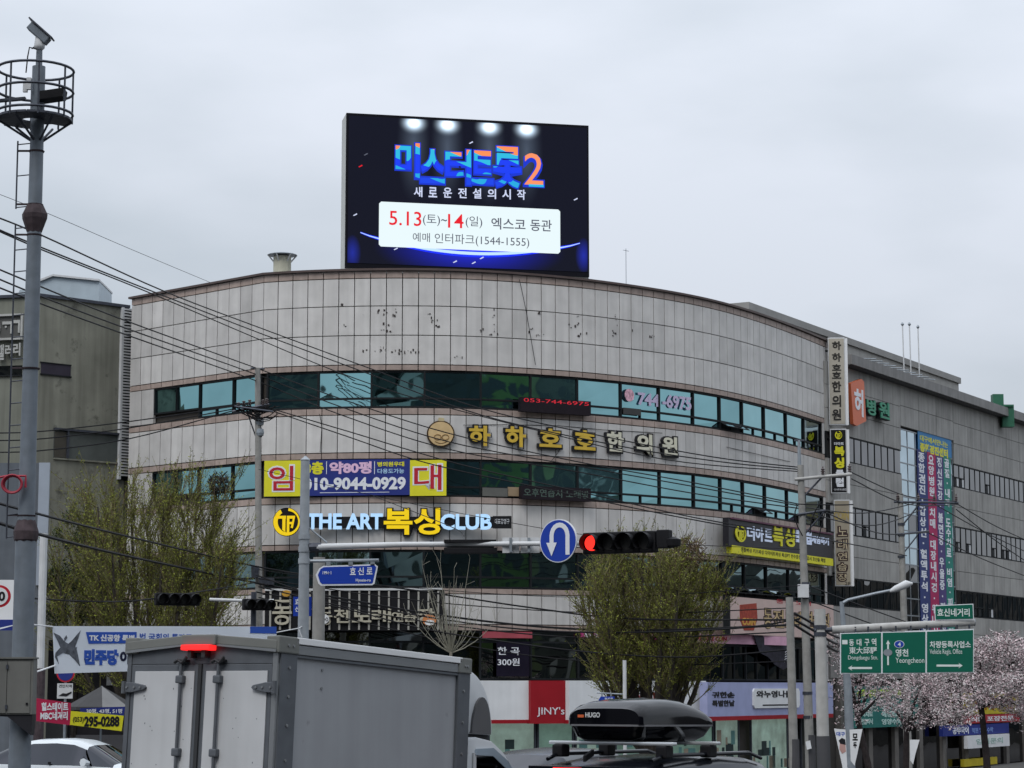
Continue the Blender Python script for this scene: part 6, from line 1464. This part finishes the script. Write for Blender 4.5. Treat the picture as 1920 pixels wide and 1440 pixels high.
for sg in (1, -1):
    ya, yb_ = (.02, hw - .055) if sg > 0 else (-hw + .06, -.02)
    MB().box(-.025, .01, ya, yb_, zb_ + .02, Ht - .225).build('door_frame', TF, t, bevel=.006)
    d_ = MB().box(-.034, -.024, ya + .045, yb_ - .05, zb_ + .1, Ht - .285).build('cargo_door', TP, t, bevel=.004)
    yr = .20 if sg > 0 else -.235
    mb = MB().tube([(-.062, yr, zb_ + .05), (-.062, yr, Ht - .20)], .016, 8); mb.build('lock_rod', TF, t, smooth=True)
    for zk in (Ht - .36, Ht - 1.0): MB().box(-.085, -.03, yr - .04, yr + .045, zk - .035, zk + .035).build('rod_guide', TF, t, bevel=.012)
    mb = MB().box(-.08, -.02, yr - .06, yr + .06, Ht - .205, Ht - .185); mb.tube([(-.075, yr - .07, Ht - .165), (-.075, yr - .02, Ht - .215), (-.075, yr + .03, Ht - .19), (-.075, yr + .07, Ht - .21)], .015, 6); mb.build('cam_keeper', TD, t)
    for zh_ in (Ht - .43, Ht - 1.35):
        yo = hw if sg > 0 else -hw; yi = yo - sg * .24
        yz_prism(MB(), [(yo, zh_ - .045), (yo, zh_ + .045), (yo - sg * .10, zh_ + .045), (yi, zh_ + .02), (yi - sg * .02, zh_), (yi, zh_ - .02), (yo - sg * .10, zh_ - .045)], -.062, -.03).build('door_hinge', TF, t, bevel=.006)
        mb = MB()
        for dy_ in (.04, .13, .2): mb.tube([(-.064, yo - sg * dy_, zh_), (-.072, yo - sg * dy_, zh_)], .011, 8)
        mb.build('hinge_bolts', TA, t); MB().tube([(-.06, yo, zh_ - .055), (-.06, yo, zh_ + .055)], .022, 8).build('hinge_barrel', TF, t)
MB().box(-.04, .02, -.02, .02, zb_, Ht - .225).build('door_seal', TD, t)
mb = MB(); rg = random.Random(4)
for _ in range(26): y_, z_ = rg.uniform(-.75, .75), rg.uniform(1.3, 2.25); mb.box(-.0352, -.0345, y_, y_ + .008, z_, z_ + rg.uniform(.006, .016))
mb.build('paint_chips', TF, t)
# cab
CW = mat('truck_cab_white', (.60, .62, .64), rough=.3, var=.04)
ch_ = .80
MB().prism_y([(3.03, .45), (3.03, 1.86), (3.2, 1.875), (3.45, 1.85), (3.68, 1.74), (3.9, 1.55), (4.38, 1.02), (4.55, .9), (4.62, .45)], -ch_, ch_).build('cab', CW, t, smooth=True, bevel=.03)
for sg in (1, -1):
    y_ = sg * (ch_ + .003); f_ = lambda pts, y0, y1: MB().prism_y(pts, min(y0, y1), max(y0, y1))
    f_([(3.17, .9), (3.16, 1.68), (3.45, 1.70), (3.68, 1.60), (3.84, 1.45), (4.18, 1.10)], y_ - sg * .01, y_ + sg * .008).build('side_window', CARGLASS, t)
    f_([(3.13, 1.12), (3.11, 1.72), (3.16, 1.72), (3.18, 1.12)], y_, y_ + sg * .014).build('window_pillar', OFFW, t)
    f_([(3.14, 1.70), (3.16, 1.76), (3.45, 1.78), (3.72, 1.66), (3.92, 1.48), (4.2, 1.17), (4.13, 1.16), (3.84, 1.45), (3.68, 1.59), (3.45, 1.70)], y_, y_ + sg * .02).build('rain_visor', mat('visor_smoke', (.30, .36, .42), rough=.15), t)
    f_([(3.06, 1.2), (3.06, 1.35), (3.11, 1.35), (3.11, 1.2)], y_, y_ + sg * .01).build('sticker', WHITE, t)
MB().add([(3.93, -.7, 1.53), (4.36, -.72, 1.06), (4.36, .72, 1.06), (3.93, .7, 1.53)], [(0, 1, 2, 3)]).build('windscreen', CARGLASS, t)
pf = [(3.05, 1.93)] + [(3.05 + .52 * math.sin(u), 1.93 + .60 * math.cos(u)) for u in [i * math.pi / 20 for i in range(11)]]
MB().prism_y([(3.05, 1.90), (3.05, 2.53)] + [(3.05 + .50 * math.sin(u), 1.90 + .63 * math.cos(u)) for u in [i * math.pi / 24 for i in range(1, 13)]], -.74, .74).build('wind_deflector', CW, t, smooth=True, bevel=.04)
MB().prism_y([(3.15 + .33 * (1 - math.cos(u)) / 2 + .0, 1.91 + .36 * math.sin(u)) for u in [i * math.pi / 16 for i in range(17)]], -.765, -.70).build('deflector_recess_shade', mat('deflector_shade_grey', (.12, .12, .125)), t)  # raised grey patch; shade of the hollow put into the colour
MB().box(3.04, 3.5, -.72, .72, 1.86, 1.92).build('deflector_base', TD, t)
MB().box(.1, 4.3, -.4, .4, .45, .75).build('chassis', TD, t)
for x_ in (.75, 3.7):
    for y_ in (-.82, .82): wheel(t, x_, y_, .32)
MB().box(-.05, .05, -.8, .8, .5, .68).build('bumper', TD, t)
for y_ in (-.68, .56): MB().box(-.08, -.05, y_, y_ + .14, .52, .66).build('tail_lamp', mat('tail_red', (.3, .01, .01), rough=.2), t)

def car_body(t, st, body_m, side_glass, top_glass, pil=()):
    """st: (x, half width, belt z, roof z, roof half width)"""
    n_ = len(st); P_ = []
    for x, w, zb7, zr7, wr in st:
        half = [(w * .96, .22), (w, .5), (w, zb7 - .08), (w * .975, zb7), (wr + .02, zr7 - .09), (wr - .05, zr7 - .03), (wr * .5, zr7 - .004), (0, zr7)]
        P_.append([(x, y, z) for y, z in half] + [(x, -y, z) for y, z in half[-2::-1]])
    m_ = len(P_[0]); body, gl = MB(), MB(); body.v = [p for r in P_ for p in r]; gl.v = [tuple(p) for r in P_ for p in r]
    for i in range(n_ - 1):
        for j in range(m_ - 1):
            q_ = [i * m_ + j, (i + 1) * m_ + j, (i + 1) * m_ + j + 1, i * m_ + j + 1]; xm = (st[i][0] + st[i + 1][0]) / 2
            side = j in (3, m_ - 5); top = 4 <= j <= m_ - 6
            isg = (side and any(a_ < xm < b_ for a_, b_ in side_glass)) or (top and any(a_ < xm < b_ for a_, b_ in top_glass))
            (gl if isg else body).f.append(q_[::-1])
    body.f.append(list(range(m_))); body.f.append(list(range((n_ - 1) * m_, n_ * m_))[::-1]); body.mi = [0] * len(body.f); gl.mi = [0] * len(gl.f)
    for mb_, nm, mm in ((body, 'body', body_m), (gl, 'windows', CARGLASS)):
        used = sorted({i for f in mb_.f for i in f}); mp_ = {a: b for b, a in enumerate(used)}; v = [mb_.v[i] for i in used]; f = [[mp_[i] for i in q] for q in mb_.f]
        k_ = MB(); k_.add(v, f); me = k_.mesh(nm, mm, True); bm = bmesh.new(); bm.from_mesh(me); bmesh.ops.recalc_face_normals(bm, faces=bm.faces) if nm == 'body' else None; bm.to_mesh(me); bm.free()
        link(nm, me, t)
# SUV with roof box
eul = (0, .012, R(90) - TH); Mr = Euler(eul).to_matrix(); O_ = at(1209, 1443, 22.5) - Mr @ Vector((.20, -.58, 1.44))
t = thing('dark_suv', 'black SUV with roof bars and lit rear brake light, only its roof in view', 'car', tuple(O_), rot=eul)
SB = mat('black_car_paint', (.006, .007, .010), rough=.16, spec=.2, var=.03)
car_body(t, [(0, .86, .95, .98, .80), (.05, .9, 1.0, 1.25, .66), (.16, .92, 1.0, 1.46, .62), (.35, .92, 1.0, 1.50, .63), (.9, .93, 1.0, 1.545, .65), (1.6, .93, 1.0, 1.565, .66), (2.2, .93, 1.0, 1.555, .65), (2.6, .93, 1.0, 1.50, .64), (3.3, .93, 1.0, 1.06, .72), (4.1, .92, .9, .98, .74), (4.6, .85, .7, .75, .72)],
         SB, [(.3, 1.0), (.95, 3.2)], [(2.6, 3.3)])
MB().box(-.06, .22, -.60, .60, 1.425, 1.465).build('rear_spoiler', SB, t, bevel=.015); MB().box(-.075, -.055, -.02, .30, 1.415, 1.45).build('high_brake_lamp', _m['lit_red_lamp'], t)
for sg in (1, -1): MB().tube([(.3, sg * .60, 1.52), (.5, sg * .61, 1.57), (2.3, sg * .61, 1.58), (2.6, sg * .60, 1.52)], .02, 8).build('roof_rail', SB, t, smooth=True)
SILVR = mat('silver_roof_bar', (.62, .64, .66), rough=.25, metal=.6)
for x_ in (.55, 1.45):
    MB().box(x_ - .045, x_ + .045, -.72, .72, 1.665, 1.70).build('roof_bar', SILVR, t, bevel=.012)
    for sg in (1, -1): MB().box(x_ - .08, x_ + .08, sg * .60 - .06, sg * .60 + .06, 1.54, 1.665).build('bar_foot', BLACK, t, bevel=.02)
MB().obox((.35, .15, 1.56), (.08, 0, .03), (0, .015, 0), (0, 0, .03)).build('roof_aerial_fin', BLACK, t)
for x_ in (.85, 3.6):
    for y_ in (-.92, .92): wheel(t, x_, y_, .35)
Ob = O_ + Mr @ Vector((.40, .0, 1.70))
t = thing('roof_box', 'glossy black roof box with small HUGO lettering strapped on the SUV roof bars', 'roof box', tuple(Ob), rot=eul)
GB = mat('gloss_black_shell', (.003, .003, .005), rough=.07, spec=.30, var=.02)
def loft(rows, nm, mm, t_):
    mb_ = MB(); m_ = len(rows[0])
    for r in rows: mb_.v += r
    for i in range(len(rows) - 1):
        for j in range(m_): j2 = (j + 1) % m_; mb_.f.append([i * m_ + j, i * m_ + j2, (i + 1) * m_ + j2, (i + 1) * m_ + j])
    mb_.f.append(list(range(m_))[::-1]); mb_.f.append(list(range((len(rows) - 1) * m_, len(rows) * m_))); mb_.mi = [0] * len(mb_.f); return mb_.build(nm, mm, t_, smooth=True)
def rrect(x0, x1, w0, w1, z, n_=5, r=.12):
    pts = []
    for cx_, cy_, a0 in ((x1 - r, w1 - r, 0), (x0 + r, w0 - r, 90), (x0 + r, -w0 + r, 180), (x1 - r, -w1 + r, 270)):
        for i in range(n_): a_ = R(a0 + 90 * i / (n_ - 1)); pts.append((cx_ + r * math.cos(a_), cy_ + r * math.sin(a_), z))
    return pts
LB, WB = 1.55, .44
loft([rrect(.10, LB - .16, WB - .10, WB - .14, .0), rrect(.03, LB - .06, WB - .04, WB - .08, .05), rrect(.0, LB, WB, WB - .03, .15)], 'lower_shell', GB, t)
loft([rrect(-.012, LB + .012, WB + .012, WB - .018, .15), rrect(-.012, LB + .012, WB + .012, WB - .018, .168)], 'lid_seam', mat('seam_grey', (.16, .16, .17), rough=.3), t)
rows = []
for q_ in (0, .02, .07, .16, .3, .45, .6, .75, .88, .96, 1.0):
    hgt = .26 * (1 - (abs(q_ - .42) / .60) ** 2.3) ** .6 if q_ < 1 else .03; hgt *= (1 if q_ > .03 else .86)
    wd_ = (WB - .005) * (1 - .12 * max(0, q_ - .5)) * (.93 if q_ in (0, 1.0) else 1)
    rows.append([(LB * q_, wd_ * math.copysign(abs(math.cos(a_)) ** .42, math.cos(a_)), .168 + hgt * max(0, math.sin(a_)) ** .62) for a_ in [math.pi * i_ / 16 for i_ in range(17)]])
loft(rows, 'lid', GB, t)
text(t, 'HUGO', 0, 0, .17, .05, OFFW, y=0, depth=.004, bold=.03).rotation_euler = (0, 0, R(-90))
o = [c_ for c_ in COL.objects if c_.parent == t and c_.name.startswith('lettering')][0]; o.location = (-.012, .21, .235)
MB().box(-.016, -.006, .23, .30, .235, .262).build('logo_mark', mat('logo_orange_print', (.6, .12, .04), var=0), t)
for y_ in (-.26, -.13, .0, .13, .26): MB().tube([(.45, y_, .418 - abs(y_) * .05), (.75, y_, .428 - abs(y_) * .06), (1.05, y_, .405 - abs(y_) * .06), (1.3, y_, .34 - abs(y_) * .05)], [.004, .012, .012, .004], 6).build('lid_rib', GB, t)
# small dark car roof behind the SUV at left
def simple_car(name, label, px, py, Y, yaw, m, Hroof=1.45, anchor=(2.2, 0)):
    q = at(px, py, Y); e_ = (0, 0, yaw); Mr_ = Euler(e_).to_matrix(); O2 = q - Mr_ @ Vector((anchor[0], anchor[1], Hroof))
    t_ = thing(name, label, 'car', tuple(O2), rot=e_)
    k_ = Hroof / 1.45
    car_body(t_, [(0, .78, .75 * k_, .80 * k_, .74), (.08, .86, .92 * k_, .98 * k_, .76), (.65, .89, .95 * k_, 1.02 * k_, .74), (.95, .90, .95 * k_, 1.16 * k_, .66), (1.45, .90, .94 * k_, 1.38 * k_, .60), (1.8, .91, .94 * k_, 1.435 * k_, .59), (2.3, .91, .93 * k_, 1.45 * k_, .59),
                  (2.7, .91, .93 * k_, 1.42 * k_, .59), (3.0, .91, .92 * k_, 1.32 * k_, .62), (3.6, .91, .90 * k_, .97 * k_, .72), (4.2, .88, .82 * k_, .88 * k_, .72), (4.55, .80, .62 * k_, .70 * k_, .70)], m, [(.95, 1.85), (1.9, 3.4)], [(.7, 1.4), (2.9, 3.5)])
    for x_ in (.85, 3.65):
        for y_ in (-.9, .9): wheel(t_, x_, y_, .32)
    for sg in (1, -1): MB().tube([(3.15, sg * .93, .98 * k_), (3.1, sg * 1.08, 1.0 * k_)], [.05, .085], 8).build('wing_mirror', m, t_, smooth=True); MB().box(2.26, 2.32, sg * .905 - .01, sg * .905 + .01, .95 * k_, 1.0 * k_).build('door_pillar', BLACK, t_)
    return t_
CARW = mat('silver_white_paint', (.60, .64, .67), rough=.22, spec=.6, var=.02)
simple_car('silver_car', 'silver white saloon car at the lower left below the yellow banner', 122, 1384, 48, R(-14), CARW, 1.47, (2.2, 0))
simple_car('dark_car', 'dark car roof just visible between truck cab and SUV', 1032, 1402, 30, R(56), mat('dark_grey_paint', (.03, .035, .04), rough=.2, spec=.7), 1.55, (2.0, 0))
simple_car('white_car', 'small piece of a white car at the lower left edge behind the camera pole', -60, 1392, 46, R(-8), mat('plain_white_paint', (.6, .6, .6), rough=.25), 1.5, (3.4, 0))

# ------------------------------------------------------------------ street blocks behind the viewer, seen mirrored in the windows
def block(label, x0, x1, y0, y1, h, m, seed):
    rg = random.Random(seed); t_ = thing('opposite_building', label, 'building', ((x0 + x1) / 2, y1, 0)); xa, xb = x0 - (x0 + x1) / 2, x1 - (x0 + x1) / 2
    MB().box(xa, xb, y0 - y1, 0, 0, h).build('wall', m, t_); gl = MB(); pl = MB(); x = xa + .4
    while x < xb - 2.5:
        w = rg.uniform(1.2, 5.0); kind = rg.random(); w = min(w, xb - x - .3)
        if kind < .45: pl.box(x, x + w, 0, .3, 0, h - rg.uniform(0, 10), rg.randrange(2))
        else:
            for i in range(int(h / 3.4)): gl.box(x, x + w, 0, .04, 1.1 + i * 3.4, 3.0 + i * 3.4)
        x += w + rg.uniform(.4, 1.6)
    gl.build('windows', mat('opposite_glass', (.03, .04, .045), rough=.15), t_, kind='stuff')
    if pl.v: pl.build('wall_bays', [mat('opp_bay_pale', (.36, .37, .35), var=.3, vs=.15), mat('opp_bay_olive', (.16, .20, .10), var=.3, vs=.15)], t_, kind='stuff')
    MB().box(xa - .2, xb + .2, -2, .35, h, h + .7).build('parapet', m, t_)
block('pale concrete block mirrored in the pane left of the bright gap', -140, -86, -46, -30, 38, mat('opp_pale', (.09, .10, .09), var=.3, vs=.12), 1)
block('dark brown block mirrored beside the bright gap in the upper windows', -84, -56, -44, -28, 46, mat('opp_brown', (.05, .05, .045), var=.3, vs=.12), 2)
block('dark tower mirrored right of the bright gap in the upper windows', -31, -13, -46, -28, 42, mat('opp_dark', (.045, .055, .052), var=.3, vs=.12), 3)
block('grey green tower mirrored in the middle of the window strips', -12, 22, -46, -30, 44, mat('opp_mid', (.07, .08, .072), var=.3, vs=.12), 7)
block('black fronted block mirrored above the gold letters', 23, 78, -48, -30, 45, mat('opp_black', (.03, .035, .035), var=.3, vs=.12), 5)
block('olive green fronted block mirrored above the left end of the red LED text', 80, 112, -46, -28, 46, mat('opp_green', (.09, .15, .05), var=.3, vs=.12), 4)
block('grey green block mirrored behind the red LED text board', 113, 235, -48, -30, 52, mat('opp_grey', (.075, .085, .075), var=.35, vs=.12), 8)
block('long far block mirrored in the lower window strips right of centre', 300, 640, -48, -30, 50, mat('opp_far', (.07, .08, .08), var=.3, vs=.12), 9)

tb_ = thing('opposite_building', 'low street block mirrored in the lower windows at the right end', 'building', (60, 110, BASEZ)); MB().box(0, 20, -45, 70, 0, 12).build('wall', mat('opp_low', (.08, .08, .075), var=.3), tb_)
mb = MB()
for i in range(3):
    for j in range(28): mb.box(-.04, 0, -43 + j * 4, -40.5 + j * 4, 1.2 + i * 3.8, 3.4 + i * 3.8)
mb.build('windows', mat('opposite_glass', (.03, .04, .045), rough=.15), tb_, kind='stuff')
